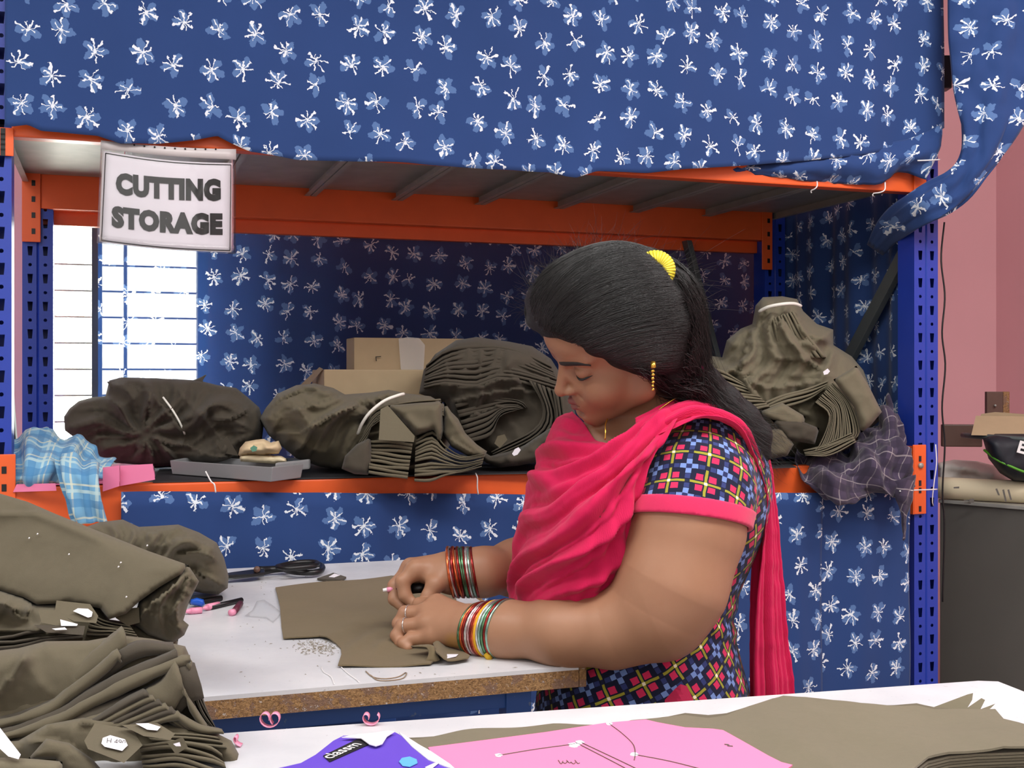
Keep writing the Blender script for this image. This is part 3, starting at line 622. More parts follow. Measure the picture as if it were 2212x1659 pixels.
sign_text('CUTTING', 250, 477, 369, 418, 15, 49); sign_text('STORAGE', 241, 481, 442, 490, 17, 48)
thick('plastic_sleeve', sgrid((218, 303), (510, 322), (209, 525), (509, 549), .004, sag=6), .0003, MA['film'], sg)
thick('sleeve_strip', sgrid((218, 303), (510, 322), (217, 322), (510, 345), .0045, nv=3, sag=5), .0003, plain('sleeve_edge', (196, 190, 190), .3), sg)
for k in range(9):
    x = 290 + k * 22; tube('punch_hole', [sp_pt(x, 308 + k * 1.4, .006), sp_pt(x, 308 + k * 1.4, .0052)], .0022, MA['ink'], sg, 8)

# ================================================================== cable ties on the beams
def tie(label, pts, r=.0018): tag(tube('cable_tie', PA(pts), r, MA['zip'], None, 6, res=14), label, 'cable tie')
tie('white cable tie on the lower beam in front of the grey tray', [(444, 1018, 2.52), (456, 1040, 2.52), (463, 1046, 2.515), (466, 1064, 2.52)])
tie('white cable tie on the lower beam right of the tied bundle', [(1027, 1022, 2.72), (1031, 1032, 2.715), (1031, 1052, 2.715), (1033, 1068, 2.72)])
tie('white cable tie hanging under the upper beam, left one of the pair', [(1765, 392, 3.02), (1765, 402, 3.01), (1760, 408, 3.01), (1752, 412, 3.02), (1753, 417, 3.02)])
tie('white cable tie hanging under the upper beam nearest the tied curtain', [(1912, 394, 3.07), (1911, 410, 3.06), (1900, 416, 3.06), (1886, 418, 3.07), (1886, 424, 3.07)])
tie('long white cable tie sticking out through the right upright at the orange plate', [(1943, 1061, 3.0), (1970, 1059, 3.02), (2000, 1058, 3.08), (2024, 1057, 3.12)], .002)
tie('white cord stuck to the right upright above the orange plate', [(2021, 960, 3.14), (2023, 1000, 3.13), (2018, 1040, 3.13), (2014, 1080, 3.13), (2016, 1092, 3.14)], .0016)
tie('white cable tie with round head at the top of the right upright', [(1982, 347, 3.06), (2010, 346, 3.07), (2030, 345, 3.1)], .002)
cb = PA([(2040, 480, 3.2), (2033, 560, 3.2), (2041, 640, 3.2), (2035, 720, 3.2), (2042, 790, 3.2), (2035, 880, 3.2), (2041, 960, 3.2), (2036, 1060, 3.2), (2040, 1140, 3.2), (2036, 1300, 3.2)])
tag(tube('power_cable', cb, .0026, MA['black'], None, 6, res=60), 'thin dark cable running down the outer edge of the right upright', 'cable')

# ================================================================== things on the shelf
OD = MA['olive_shade']; OL = MA['olive']; OT = MA['olive_lit']  # OD carries painted shade, OT painted light, of the same cloth
def onshelf(px, py): return (H - ZL1) * F / (py - HY)
# pink card lying on the shelf at the left
pc = thing('pink_card', 'pink cardboard pieces under the blue checked shirt on the shelf', 'cardboard', R(.3, .1, ZL1))
slab('card_sheet', [(32, 1046), (120, 1045), (262, 1041), (335, 1028), (333, 1005), (560, 994), (500, 990), (260, 1000), (60, 1030)], ZL1 + .006, .003, MA['pinkpaper'], pc)
piece('card_flap', [(222, 1062), (258, 1050), (258, 1005), (222, 1010)], 2.475, MA['pinkpaper'], pc, .003); piece('card_flap', [(259, 1050), (335, 1036), (330, 1002), (259, 1006)], 2.49, MA['pinkpaper'], pc, .003)
piece('card_flap', [(28, 1063), (122, 1060), (120, 1044), (36, 1046)], 2.425, MA['pinkpaper'], pc, .003)
# black mat and papers along the shelf
tag(slab('shelf_mat', [(330, 1040), (520, 1036), (900, 1026), (1500, 1014), (1720, 1008), (1700, 1000), (1100, 1003), (700, 1006), (345, 1012)], ZL1 + .004, .003, MA['mat']), 'black sheet lying along the lower shelf under the bundles', 'mat')
def bundle(label, loc, grp='olive cloth bundles'): return thing('cloth_bundle', label, 'cloth bundle', loc, grp)
# left bundle, shade put into its olive tone
b1 = bundle('crumpled shade-toned olive cloth bundle on the shelf left of the grey tray', P(350, 1000, 2.9))
relief('bundle_body', [(138, 900), (150, 882), (170, 866), (200, 858), (228, 856), (236, 822), (262, 815), (300, 816), (380, 819), (430, 822), (470, 832), (510, 838), (535, 858), (560, 880), (570, 915), (566, 950), (555, 985), (520, 1003), (420, 1004), (330, 1006), (250, 1000), (190, 975), (160, 945), (140, 930)], 2.9, .13, OD, b1, 5,
       [([(230, 855), (262, 880), (290, 925), (308, 940)], .02, 14, 'step'), ([(236, 822), (300, 838), (330, 850), (375, 905), (400, 945)], .03, 26, 'step'), ([(318, 850), (322, 890), (312, 935)], .016, 12, 'right'),
        ([(400, 945), (385, 965), (350, 955), (320, 945)], .02, 18, 'step'), ([(455, 905), (500, 905), (545, 880)], .02, 16, 'right'), ([(395, 910), (420, 895), (450, 890)], .014, 10, 'ridge'), ([(290, 990), (300, 960), (320, 945)], .015, 14, 'step'), ([(380, 950), (470, 985), (520, 975)], .02, 16, 'step')], (.03, 16, 3), (.008, 20), flow=[(312, 940, 4.5, .035, 30, 330, 1.), (560, 930, 3, .02, 30, 200, 2.)])
loft('cloth_flap', [[(232, 826, 2.86), (260, 818, 2.87), (330, 818, 2.88), (410, 822, 2.89), (446, 810, 2.9)], [(240, 838, 2.82), (290, 836, 2.82), (350, 834, 2.84), (410, 836, 2.86), (438, 828, 2.88)], [(250, 842, 2.84), (300, 846, 2.84), (360, 842, 2.86), (420, 846, 2.87), (470, 838, 2.89)]], 30, 10, OD, b1, .0015, .004, 25)
tube('tie_strip', PA([(352, 858, 2.775), (372, 885, 2.768), (388, 912, 2.768), (396, 930, 2.775), (399, 938, 2.785)]), .0028, MA['twine'], b1, 6, res=16)
piece('cut_piece', [(470, 958), (490, 942), (516, 985), (478, 978)], 2.76, OD, b1)
# centre tied bundle
b2 = bundle('olive trouser-leg bundle tied with a white cord, in front of the cardboard boxes', P(800, 1035, 2.75))
relief('bundle_body', [(560, 905), (575, 880), (600, 850), (640, 832), (680, 828), (720, 838), (745, 852), (800, 848), (840, 842), (880, 850), (930, 856), (958, 872), (975, 900), (985, 940), (960, 980), (920, 1000), (860, 1010), (800, 1030), (760, 1026), (740, 1015), (690, 1008), (640, 990), (610, 965), (580, 940)], 2.86, .17, OL, b2, 5,
       [([(565, 905), (600, 868), (660, 842), (710, 845)], .02, 20, 'right'), ([(602, 895), (680, 872), (760, 852), (880, 852)], .035, 26, 'step'), ([(590, 935), (650, 930), (690, 905), (770, 865)], .03, 22, 'step'), ([(630, 985), (660, 960), (690, 915), (780, 875)], .03, 20, 'right'), ([(660, 1000), (680, 970), (720, 910), (790, 868)], .024, 16, 'right'),
        ([(775, 935), (800, 890), (840, 860), (872, 850)], -.03, 10, 'ridge'), ([(880, 870), (860, 900), (840, 980)], .02, 14, 'step')], (.02, 14, 8), (.006, 18), flow=[(860, 900, 7, .035, 60, 420, .5)])
tube('tie_cord', PA([(773, 937, 2.675), (782, 915, 2.655), (800, 890, 2.645), (830, 866, 2.65), (860, 854, 2.67), (872, 851, 2.69)]), .0042, MA['twine'], b2, 6, res=24)
fan([(788, 930), (800, 900), (815, 880), (880, 868), (952, 862)], [(745, 1010), (790, 960), (800, 925), (850, 900), (960, 900)], 7, 2.665, 2.65, .12, OL, b2, seed=1)
piece('trouser_panel', [(822, 884), (838, 876), (896, 942), (894, 955), (818, 950)], 2.60, OT, b2, .003)
relief('trouser_end', [(838, 876), (905, 870), (955, 868), (958, 930), (950, 962), (935, 930), (898, 942)], 2.66, .05, OL, b2, 5, [([(870, 900), (900, 925), (935, 930)], .01, 12, 'ridge')], (.01, 20, 5))
fan([(800, 950), (850, 952), (892, 956)], [(796, 1022), (840, 1032), (880, 1036)], 9, 2.635, 2.58, .14, OL, b2, seed=2)
fan([(898, 950), (935, 932), (960, 962), (1000, 985), (1048, 978)], [(895, 1038), (930, 1040), (960, 1030), (1000, 1022), (1040, 1010)], 12, 2.64, 2.58, .14, OL, b2, seed=3, wob=2.5)
relief('trouser_cuff', [(960, 868), (975, 890), (990, 905), (1005, 935), (1030, 960), (1052, 975), (1045, 990), (1010, 985), (975, 965), (955, 935)], 2.69, .05, OL, b2, 5, [([(965, 885), (990, 920), (1040, 968)], .014, 12, 'step'), ([(958, 930), (990, 960), (1030, 980)], .014, 10, 'step')], (.012, 22, 6))
relief('trouser_corner', [(745, 985), (770, 960), (800, 945), (805, 1000), (795, 1026), (765, 1024), (738, 1012)], 2.62, .03, OD, b2, 5)
# stack behind the woman's face
b3 = bundle('tall stack of folded dark olive cloth against the woman\'s face', P(1080, 1005, 2.95))
relief('stack_core', [(905, 850), (915, 800), (940, 765), (985, 735), (1030, 728), (1100, 738), (1150, 748), (1190, 775), (1225, 830), (1245, 900), (1235, 960), (1180, 985), (1090, 1005), (1040, 990), (990, 930), (960, 870)], 3.05, .15, OD, b3, 6,
       [([(915, 830), (960, 825), (1030, 835), (1090, 815), (1150, 830)], .03, 20, 'step'), ([(960, 870), (1040, 850), (1120, 840), (1180, 850)], .025, 16, 'step'), ([(1000, 905), (1060, 880), (1130, 870)], .02, 14, 'step')], (.03, 18, 11), (.008, 25), D=45)
fan([(920, 790), (970, 752), (1040, 742), (1110, 752), (1190, 790)], [(915, 838), (960, 832), (1030, 842), (1090, 822), (1215, 850)], 9, 2.93, 2.88, .2, OD, b3, seed=4, wob=2)
fan([(980, 862), (1040, 852), (1120, 862), (1140, 880)], [(1010, 960), (1060, 940), (1080, 900), (1120, 885)], 9, 2.89, 2.87, .16, OD, b3, seed=5, wob=2)
fan([(1140, 820), (1170, 880), (1150, 930), (1060, 975)], [(1220, 850), (1220, 930), (1180, 965), (1080, 1000)], 8, 2.87, 2.84, .16, OD, b3, seed=6, wob=2.5)
relief('stack_lower', [(1000, 950), (1060, 985), (1120, 970), (1180, 930), (1230, 900), (1250, 950), (1200, 990), (1120, 1006), (1080, 1010), (1050, 1000)], 2.85, .07, OD, b3, 6, [], (.03, 22, 4))
def sticker(parent, poly, d, nm='sticker'): return piece(nm, poly, d, MA['paper'], parent, .0006, 6)
piece('cut_piece', [(1068, 958), (1075, 942), (1090, 938), (1096, 950), (1080, 968)], 2.76, OL, b3); sticker(b3, [(1106, 980), (1112, 970), (1120, 966), (1125, 972), (1118, 982), (1110, 985)], 2.755)
# right heap
b4 = bundle('tall heap of olive cut fabric tied with white tape, right of the woman', P(1720, 1000, 3.15))
relief('bundle_body', [(1520, 790), (1528, 768), (1560, 772), (1570, 735), (1600, 710), (1625, 700), (1632, 660), (1648, 642), (1690, 640), (1722, 646), (1735, 672), (1765, 700), (1800, 712), (1800, 745), (1840, 770), (1865, 800), (1880, 840), (1900, 880), (1912, 900), (1880, 925), (1850, 960), (1800, 985), (1740, 990), (1690, 985), (1640, 1000), (1600, 975), (1560, 930), (1530, 850)], 3.3, .18, OT, b4, 6,
       [([(1640, 672), (1620, 720), (1600, 800), (1610, 830)], .03, 20, 'right'), ([(1720, 670), (1740, 720), (1780, 770)], .03, 20, 'step'), ([(1600, 800), (1650, 832), (1720, 828), (1780, 815)], .035, 20, 'step'), ([(1530, 775), (1590, 800), (1640, 860), (1650, 900)], .03, 18, 'step'), ([(1650, 690), (1660, 740), (1670, 775)], .014, 8, 'ridge'), ([(1690, 690), (1715, 740), (1730, 770)], .014, 8, 'ridge'),
        ([(1665, 775), (1730, 778), (1780, 800)], .02, 12, 'right')], (.03, 15, 21), (.008, 22), flow=[(1690, 600, 9, .035, 70, 420, .3)])
tube('tie_tape', PA([(1640, 673, 3.15), (1660, 663, 3.125), (1690, 657, 3.115), (1715, 656, 3.13), (1730, 661, 3.15)]), .005, MA['twine'], b4, 6, res=18)
fan([(1660, 690), (1668, 740), (1675, 775)], [(1715, 672), (1745, 720), (1785, 772)], 9, 3.135, 3.11, .1, OT, b4, seed=7, wob=1)
fan([(1645, 870), (1690, 850), (1740, 838), (1790, 822)], [(1650, 895), (1700, 880), (1750, 862), (1780, 842)], 4, 3.08, 3.06, .12, OT, b4, seed=8)
fan([(1800, 825), (1838, 870), (1858, 930), (1845, 950)], [(1760, 870), (1790, 900), (1770, 960), (1745, 985)], 16, 3.06, 3.02, .16, OT, b4, seed=9, wob=1)
fan([(1740, 985), (1790, 985), (1850, 955)], [(1735, 972), (1770, 962), (1840, 935)], 7, 3.0, 3.03, .12, OT, b4, seed=10, wob=1)
relief('cut_panel', [(1800, 820), (1850, 790), (1875, 830), (1905, 890), (1880, 920), (1860, 935), (1845, 880)], 3.06, .03, OT, b4, 6, [], (.01, 20, 3))
fan([(1520, 790), (1560, 800), (1620, 835)], [(1560, 870), (1600, 890), (1665, 880)], 9, 3.08, 3.03, .15, OT, b4, seed=11, wob=1.5)
relief('cut_panel', [(1640, 890), (1690, 870), (1740, 900), (1735, 925), (1700, 920), (1660, 905)], 3.04, .03, OT, b4, 6, [], (.012, 20, 9)); relief('cut_panel', [(1640, 930), (1690, 925), (1715, 960), (1700, 985), (1650, 995), (1620, 960)], 3.02, .03, OL, b4, 6, [], (.015, 20, 13))
relief('cut_panel', [(1665, 905), (1720, 905), (1770, 925), (1760, 960), (1700, 950)], 3.03, .03, OD, b4, 6, [], (.02, 20, 14))
sticker(b4, [(1778, 803), (1788, 796), (1793, 802), (1788, 808), (1780, 810)], 3.0); sticker(b4, [(1641, 975), (1655, 970), (1660, 975), (1655, 981), (1643, 982)], 2.98)
# shirts
def wavy(freq, amp, ph=0): return lambda u, v: amp * np.sin(freq * u + ph + 1.5 * np.sin(3 * v)) + amp * .6 * np.sin(freq * 1.9 * u - 2 * v + ph)
s1 = thing('checked_shirt', 'light blue checked shirt hanging over the shelf edge beside the left upright', 'shirt', P(130, 1062, 2.48))
loft('shirt_body', [[(25, 940, 2.55), (70, 925, 2.62), (130, 935, 2.68), (180, 950, 2.66), (220, 975, 2.62), (248, 998, 2.6)], [(24, 985, 2.48), (70, 965, 2.50), (120, 968, 2.52), (170, 985, 2.54), (205, 1000, 2.54), (235, 1015, 2.54)], [(28, 1030, 2.44), (70, 1020, 2.42), (110, 1015, 2.44), (150, 1018, 2.47), (190, 1020, 2.5), (228, 1028, 2.52)],
     [(32, 1050, 2.45), (70, 1056, 2.44), (100, 1050, 2.45), (120, 1040, 2.47), (150, 1030, 2.5), (180, 1026, 2.52)]], 60, 40, MA['check_blue'], s1, .002, .012, 18, fold=wavy(16, .008))
loft('sleeve', [[(118, 985, 2.46), (150, 980, 2.44), (190, 990, 2.45), (212, 1002, 2.47)], [(124, 1030, 2.41), (150, 1026, 2.39), (190, 1028, 2.39), (215, 1035, 2.41)], [(140, 1090, 2.40), (165, 1090, 2.385), (200, 1088, 2.385), (222, 1085, 2.40)], [(155, 1130, 2.41), (180, 1130, 2.395), (205, 1130, 2.395), (232, 1128, 2.41)]], 30, 40, MA['check_blue'], s1, .002, .005, 18, fold=wavy(11, .006))
s2 = thing('checked_shirt', 'dark purple checked shirt crumpled over the shelf edge at the right upright', 'shirt', P(1850, 1085, 3.02))
loft('shirt_body', [[(1722, 975, 3.16), (1760, 985, 3.12), (1820, 980, 3.14), (1850, 955, 3.18), (1890, 900, 3.22), (1920, 850, 3.26)], [(1718, 1000, 3.08), (1760, 1010, 3.04), (1810, 1000, 3.05), (1860, 975, 3.07), (1910, 920, 3.12), (1940, 895, 3.18)],
     [(1735, 1030, 3.0), (1780, 1035, 2.98), (1830, 1015, 2.98), (1880, 1000, 3.0), (1930, 970, 3.04), (1965, 960, 3.1)], [(1750, 1060, 2.99), (1790, 1070, 2.96), (1840, 1062, 2.96), (1880, 1040, 2.98), (1940, 1030, 3.01), (1982, 1005, 3.06)], [(1790, 1078, 3.0), (1820, 1086, 2.97), (1855, 1080, 2.97), (1900, 1065, 2.99), (1945, 1075, 3.02), (1978, 1030, 3.06)]], 70, 50, MA['check_purple'], s2, .002, .03, 14, fold=wavy(19, .013))
loft('sleeve', [[(1920, 1040, 3.02), (1950, 1035, 3.0), (1978, 1025, 3.03)], [(1935, 1080, 3.01), (1955, 1080, 3.0), (1972, 1072, 3.02)], [(1946, 1120, 3.02), (1953, 1122, 3.01), (1960, 1118, 3.02)], [(1948, 1165, 3.03), (1952, 1168, 3.02), (1956, 1165, 3.03)]], 14, 24, MA['check_purple'], s2, .002, .006, 18)
# tray with chalk
tr = thing('plastic_tray', 'shallow grey plastic tray with a handle lip on the shelf edge', 'tray', PZ(520, 1030, ZL1))
ta, tb_, tc, td = [PZ(x, y, ZL1 + .006) for x, y in ((372, 1024), (585, 1041), (650, 1032), (430, 1012))]
zt_ = np.array([0, 0, .034]); out = np.array([ta, tb_, tc, td]); cen = out.mean(0); inn = cen + (out - cen) * .93
V = np.vstack([out + (out - cen) * 0, out + zt_ + (out - cen) * .04, inn + zt_ + (out - cen) * .04, inn + np.array([0, 0, .004])])
Fc = [(3, 2, 1, 0)] + [(r * 4 + i, r * 4 + (i + 1) % 4, (r + 1) * 4 + (i + 1) % 4, (r + 1) * 4 + i) for r in range(3) for i in range(4)] + [(12, 13, 14, 15)]
bevel(recalc(mk('tray_body', V, Fc, MA['grey_plastic'], tr, False)), .002)
lip0 = PA([(594, 1002, 2.585), (668, 994, 2.66)]); box('tray_lip', lip0[0] - np.array([0, 0, .022]), lip0[1] - lip0[0], (0, .02, 0), (0, 0, .024), MA['grey_plastic'], tr, .004)
ck = thing('chalk_block', 'pale chalk cakes in crumpled tan wrapping standing on the grey tray', 'chalk', P(570, 1000, 2.66))
relief('chalk_cake', [(516, 985), (530, 980), (570, 982), (608, 985), (621, 992), (618, 1000), (590, 1002), (550, 999), (520, 997)], 2.66, .05, MA['chalk'], ck, 4, [], (.004, 60, 2), (.003, 60))
relief('wrapping', [(514, 986), (518, 968), (530, 954), (552, 950), (570, 948), (585, 956), (602, 952), (609, 968), (602, 980), (570, 984), (540, 983)], 2.65, .05, MA['tan'], ck, 4, [([(520, 970), (550, 972), (605, 962)], .008, 6, 'ridge')], (.012, 50, 2), (.005, 70))
piece('printed_mark', [(540, 968), (548, 962), (556, 966), (554, 974), (545, 976)], 2.585, MA['teal'], ck, .0006, 4)
# cardboard boxes
def carton(label, x0, x1, y0, y1, d, dep, skew=0):
    c = thing('cardboard_box', label, 'box', P((x0 + x1) / 2, y1, d)); a, b, q = P(x0, y1, d), P(x1, y1, d) - P(x0, y1, d), P(x0, y0, d) - P(x0, y1, d)
    b = b + np.array([0, abs(b[0]) * .33, 0]); dv = np.array([-.33, .94, 0]) * dep
    box('carton_body', a, b, dv, q, MA['card'], c, .003); return c, a, b, dv, q
c1, a, b, dv, q = carton('open cardboard box with raised flap behind the tied olive bundle', 700, 920, 798, 1000, 3.1, .2)
piece('box_flap', [(648, 832), (690, 793), (698, 797), (664, 836)], lambda x, y: 3.1 + (700 - x) * .003, MA['card'], c1, .004)
c1b, a, b, dv, q = carton('taped cardboard box with a drawn corner mark, higher and behind the open box', 765, 1000, 729, 800, 3.27, .12)
tp = piece('packing_tape', [(861, 732), (880, 728), (905, 730), (918, 745), (915, 800), (866, 800)], lambda x, y: 3.256 + (x - 765) * .00041, MA['wrap'], c1b, .0006)
for p0, p1 in (((812, 771), (823, 770)), ((812, 770), (813, 780))): tube('pen_mark', PA([(p0[0], p0[1], 3.262 + (p0[0] - 765) * .00041), (p1[0], p1[1], 3.262 + (p1[0] - 765) * .00041)]), .0012, MA['ink'], c1b, 5)

# ================================================================== right-hand corner
cab = thing('metal_cabinet', 'grey metal cabinet in the right corner behind the foreground table', 'cabinet', (1.75, 3.6, 0))
ca, cb2 = P(2030, 1083, 3.62), P(2330, 1122, 3.30); ca[2] = cb2[2] = H - .396; cz = np.array([0, 0, H - .396])
du = cb2 - ca; nv_ = np.array([-du[1], du[0], 0]); nv_ = nv_ / np.linalg.norm(nv_)
box('cabinet_body', np.array([ca[0], ca[1], 0]) - np.array([.1, -.03, 0]) * 0, du, nv_ * .32, cz - np.array([0, 0, .012]), MA['grey_metal'], cab, .003)
box('cabinet_top', np.array([ca[0], ca[1], cz[2] - .012]) - nv_ * .01, du, nv_ * .34, np.array([0, 0, .012]), MA['steel'], cab, .002)
rl = thing('printed_paper_roll', 'cream paper roll with grey print lying on the cabinet', 'paper roll', P(2120, 1085, 3.55))
r0, r1 = P(2025, 1062, 3.62), P(2300, 1072, 3.42); r0[2] = r1[2] = cz[2] + .037
tube('paper_cylinder', [r0 + (r1 - r0) * k / 6 for k in range(7)], .036, plain('cream_paper', (222, 208, 176), .7, var=.05), rl, 24)
for k, (x, y, l, hh) in enumerate([(2082, 1080, 14, 3), (2083, 1085, 14, 3), (2094, 1078, 10, 8), (2165, 1058, 4, 26), (2176, 1058, 4, 22), (2060, 1052, 12, 3), (2150, 1056, 4, 14)]):
    piece('print', [(x, y), (x + l, y - 1), (x + l + (6 if hh > 12 else 0), y + hh), (x + (6 if hh > 12 else 0), y + hh)], 3.555 - (x - 2025) * .00077 - .0265 + abs(y + hh / 2 - 1068) * .0008, MA['grey_metal'], rl, .001, 6)
sk = relief('white_sack', [(2025, 1000), (2060, 993), (2110, 996), (2150, 1006), (2185, 1035), (2200, 1052), (2150, 1056), (2080, 1052), (2025, 1052)], 3.72, .06, MA['sack'], None, 6, [([(2040, 1010), (2100, 1015), (2170, 1035)], .01, 8, 'ridge')], (.03, 25, 2)); tag(sk, 'dusty white woven sack behind the printed roll', 'sack')
bg_ = thing('zipped_bag', 'black bag with green piping and white lettering on the cabinet', 'bag', P(2190, 1045, 3.5))
relief('bag_body', [(2122, 945), (2150, 935), (2212, 935), (2300, 940), (2300, 1052), (2230, 1050), (2190, 1040), (2160, 1022), (2135, 990)], 3.5, .09, MA['navy'], bg_, 7, [], (.01, 15, 2))
tube('piping', PA([(2126, 972, 3.475), (2150, 991, 3.43), (2180, 1006, 3.41), (2215, 1020, 3.40), (2260, 1030, 3.40)]), .004, MA['green'], bg_, 6, res=24)
text('printed_letters', 'E', .05, MA['zip'], bg_, P(2204, 978, 3.395), (1, -.2, -.28), (.3, 0, 1), embold=.03)
tube('emblem', PA([(2158, 953, 3.44), (2152, 962, 3.43), (2158, 974, 3.42), (2168, 976, 3.415)]), .002, MA['zip'], bg_, 5, res=12)
tube('emblem', PA([(2166, 968, 3.42), (2178, 960, 3.42), (2186, 958, 3.42)]), .0018, MA['zip'], bg_, 5, res=8)
tag(box('wood_board', P(2036, 965, 3.75), (.13, -.02, 0), (0, .02, 0), (0, 0, .077), MA['wood_dk'], None, .004), 'brown wooden board fixed to the pink wall beside the right upright', 'board')
wb = thing('wall_block', 'small brown wooden block screwed to the pink wall above the cardboard', 'wood block', P(2160, 895, 3.7))
box('laminate_face', P(2132, 897, 3.7), (.055, 0, 0), (0, .02, 0), (0, 0, .08), MA['wood_dk'], wb, .002); box('raw_edge', P(2132, 897, 3.7) + np.array([.0555, 0, 0]), (.026, .01, 0), (0, .02, 0), (0, 0, .08), MA['chip'], wb, .002)
tube('screw', [P(2150, 876, 3.698), P(2150, 876, 3.69)], .004, MA['steel'], wb, 8)
cp = thing('cardboard_sheet', 'flattened brown cardboard pieces lying above the black bag', 'cardboard', P(2170, 938, 3.5))
piece('board_sheet', [(2108, 898), (2260, 900), (2260, 944), (2098, 940)], lambda x, y: 3.48 + (940 - y) * .002, MA['card'], cp, .004); piece('board_sheet', [(2120, 894), (2150, 890), (2260, 898), (2260, 904), (2118, 899)], lambda x, y: 3.6, MA['card'], cp, .004)
tag(tube('steel_arm', PA([(2080, 940, 3.6), (2120, 943, 3.5), (2230, 950, 3.4)]), .009, MA['dark_steel'], None, 8, res=10), 'grey steel rod jutting out under the cardboard sheet', 'rod')

DK[0] = 1.0
# ================================================================== foreground cloth, left
ZMIN[0] = ZT - .028
f3 = bundle('rumpled olive cloth bundle at the back of the left pile', PZ(420, 1290, ZT))
relief('bundle_body', [(180, 1140), (215, 1128), (265, 1122), (300, 1138), (340, 1136), (385, 1133), (430, 1150), (468, 1172), (484, 1205), (494, 1245), (492, 1270), (472, 1284), (440, 1282), (410, 1275), (330, 1290), (200, 1260)], 2.30, .11, OL, f3, 6,
       [([(300, 1158), (340, 1152), (385, 1140), (440, 1158)], .018, 14, 'step'), ([(330, 1180), (390, 1165), (440, 1172), (480, 1200)], .02, 16, 'step'), ([(370, 1200), (430, 1190), (480, 1215)], .018, 12, 'step'), ([(420, 1232), (455, 1250), (490, 1272)], .02, 12, 'right'), ([(400, 1225), (440, 1245), (485, 1268)], .015, 10, 'step')], (.02, 16, 5), (.006, 20), flow=[(250, 1240, 6, .03, 50, 330, 1.3)])
f1 = bundle('broad smooth olive cloth panel folded over the top of the left pile', PZ(200, 1400, ZT))
ptop = [(-210, 1052), (0, 1066), (60, 1084), (120, 1110), (200, 1142), (260, 1166), (320, 1190), (380, 1211), (406, 1220), (392, 1240), (345, 1268), (300, 1300), (272, 1326), (236, 1338), (216, 1314), (150, 1302), (120, 1304), (80, 1306), (50, 1290), (0, 1276), (-210, 1270)]
relief('folded_panel', ptop, lambda x, y: 1.70 - (y - 1060) * .0005 - (x - 200) * .0002, .02, OL, f1, 7, [([(-210, 1118), (40, 1108), (110, 1104), (190, 1140), (300, 1184)], .014, 20, 'step'), ([(50, 1085), (120, 1118), (240, 1160)], .008, 14, 'ridge')], (.004, 8, 4), (.005, 9), Tb=.13, power=.35, D=60)
relief('hanging_fold', [(300, 1300), (345, 1268), (406, 1220), (430, 1256), (408, 1300), (396, 1340), (408, 1350), (398, 1372), (372, 1390), (320, 1372), (285, 1345)], 1.605, .035, OL, f1, 6, [([(406, 1225), (370, 1270), (320, 1310), (300, 1345)], .02, 10, 'right'), ([(420, 1270), (385, 1300), (360, 1340)], .015, 10, 'right')], (.02, 18, 7), flow=[(410, 1215, 7, .02, 20, 220, .4)])
for k, (x, y) in enumerate([(80, 1155), (62, 1164), (317, 1180), (148, 1199), (260, 1217), (255, 1226), (272, 1291)]): tube('lint', PA([(x, y, 1.672 - (y - 1060) * .0005 - (x - 200) * .0002), (x + 2, y - 3, 1.672 - (y - 1060) * .0005 - (x - 200) * .0002)]), .001, MA['zip'], f1, 5)
f4 = bundle('middle layers of olive cut pieces with white number stickers', PZ(150, 1480, ZT))
relief('piece_stack', [(-210, 1270), (0, 1276), (50, 1290), (80, 1306), (150, 1302), (216, 1314), (236, 1338), (285, 1345), (330, 1370), (385, 1380), (380, 1420), (330, 1460), (200, 1470), (-210, 1500)], 1.63, .05, OL, f4, 6, [([(-210, 1290), (0, 1300), (40, 1330), (70, 1330)], .03, 12, 'step'), ([(60, 1335), (75, 1300), (110, 1306)], .03, 8, 'right'), ([(-210, 1375), (50, 1365), (120, 1370), (180, 1375)], .025, 12, 'right')], (.03, 16, 17), (.006, 20), power=.35)
piece('cut_piece', [(122, 1297), (195, 1305), (212, 1330), (208, 1346), (160, 1342), (118, 1322)], lambda x, y: 1.555 - (y - 1300) * .0006, OL, f4, .002); sticker(f4, [(158, 1320), (168, 1314), (190, 1315), (200, 1322), (198, 1332), (190, 1334)], lambda x, y: 1.549 - (y - 1300) * .0006)
piece('cut_piece', [(82, 1318), (120, 1318), (170, 1352), (168, 1360), (90, 1345)], lambda x, y: 1.553 - (y - 1300) * .0006, OL, f4, .002); sticker(f4, [(130, 1338), (168, 1348), (166, 1352), (132, 1352)], lambda x, y: 1.546 - (y - 1300) * .0006)
piece('cut_piece', [(74, 1350), (184, 1352), (180, 1372), (100, 1366)], lambda x, y: 1.55 - (y - 1300) * .0006, OD, f4, .002); sticker(f4, [(112, 1358), (140, 1355), (145, 1360), (120, 1361)], lambda x, y: 1.543 - (y - 1300) * .0006)
piece('cut_piece', [(240, 1318), (300, 1312), (302, 1345), (275, 1352), (250, 1335)], 1.57, OL, f4, .002)
fan([(200, 1322), (225, 1340), (280, 1350)], [(185, 1372), (240, 1372), (300, 1378)], 6, 1.57, 1.54, .08, OL, f4, seed=12)
fan([(-210, 1380), (20, 1372), (60, 1365), (175, 1362)], [(-210, 1420), (30, 1398), (90, 1384), (180, 1380)], 3, 1.55, 1.53, .1, OD, f4, seed=13, wob=4)
f5 = bundle('fanned stack of folded olive cloth with number stickers in the left foreground', PZ(200, 1659, ZT))
relief('stack_body', [(-210, 1430), (40, 1400), (100, 1385), (190, 1384), (260, 1372), (330, 1380), (400, 1396), (414, 1428), (430, 1480), (448, 1535), (464, 1574), (492, 1592), (522, 1640), (515, 1690), (300, 1760), (-210, 1760)], 1.43, .06, OL, f5, 8, [([(60, 1400), (30, 1450), (-30, 1520)], .02, 14, 'right')], (.02, 12, 9), (.006, 16), power=.35)
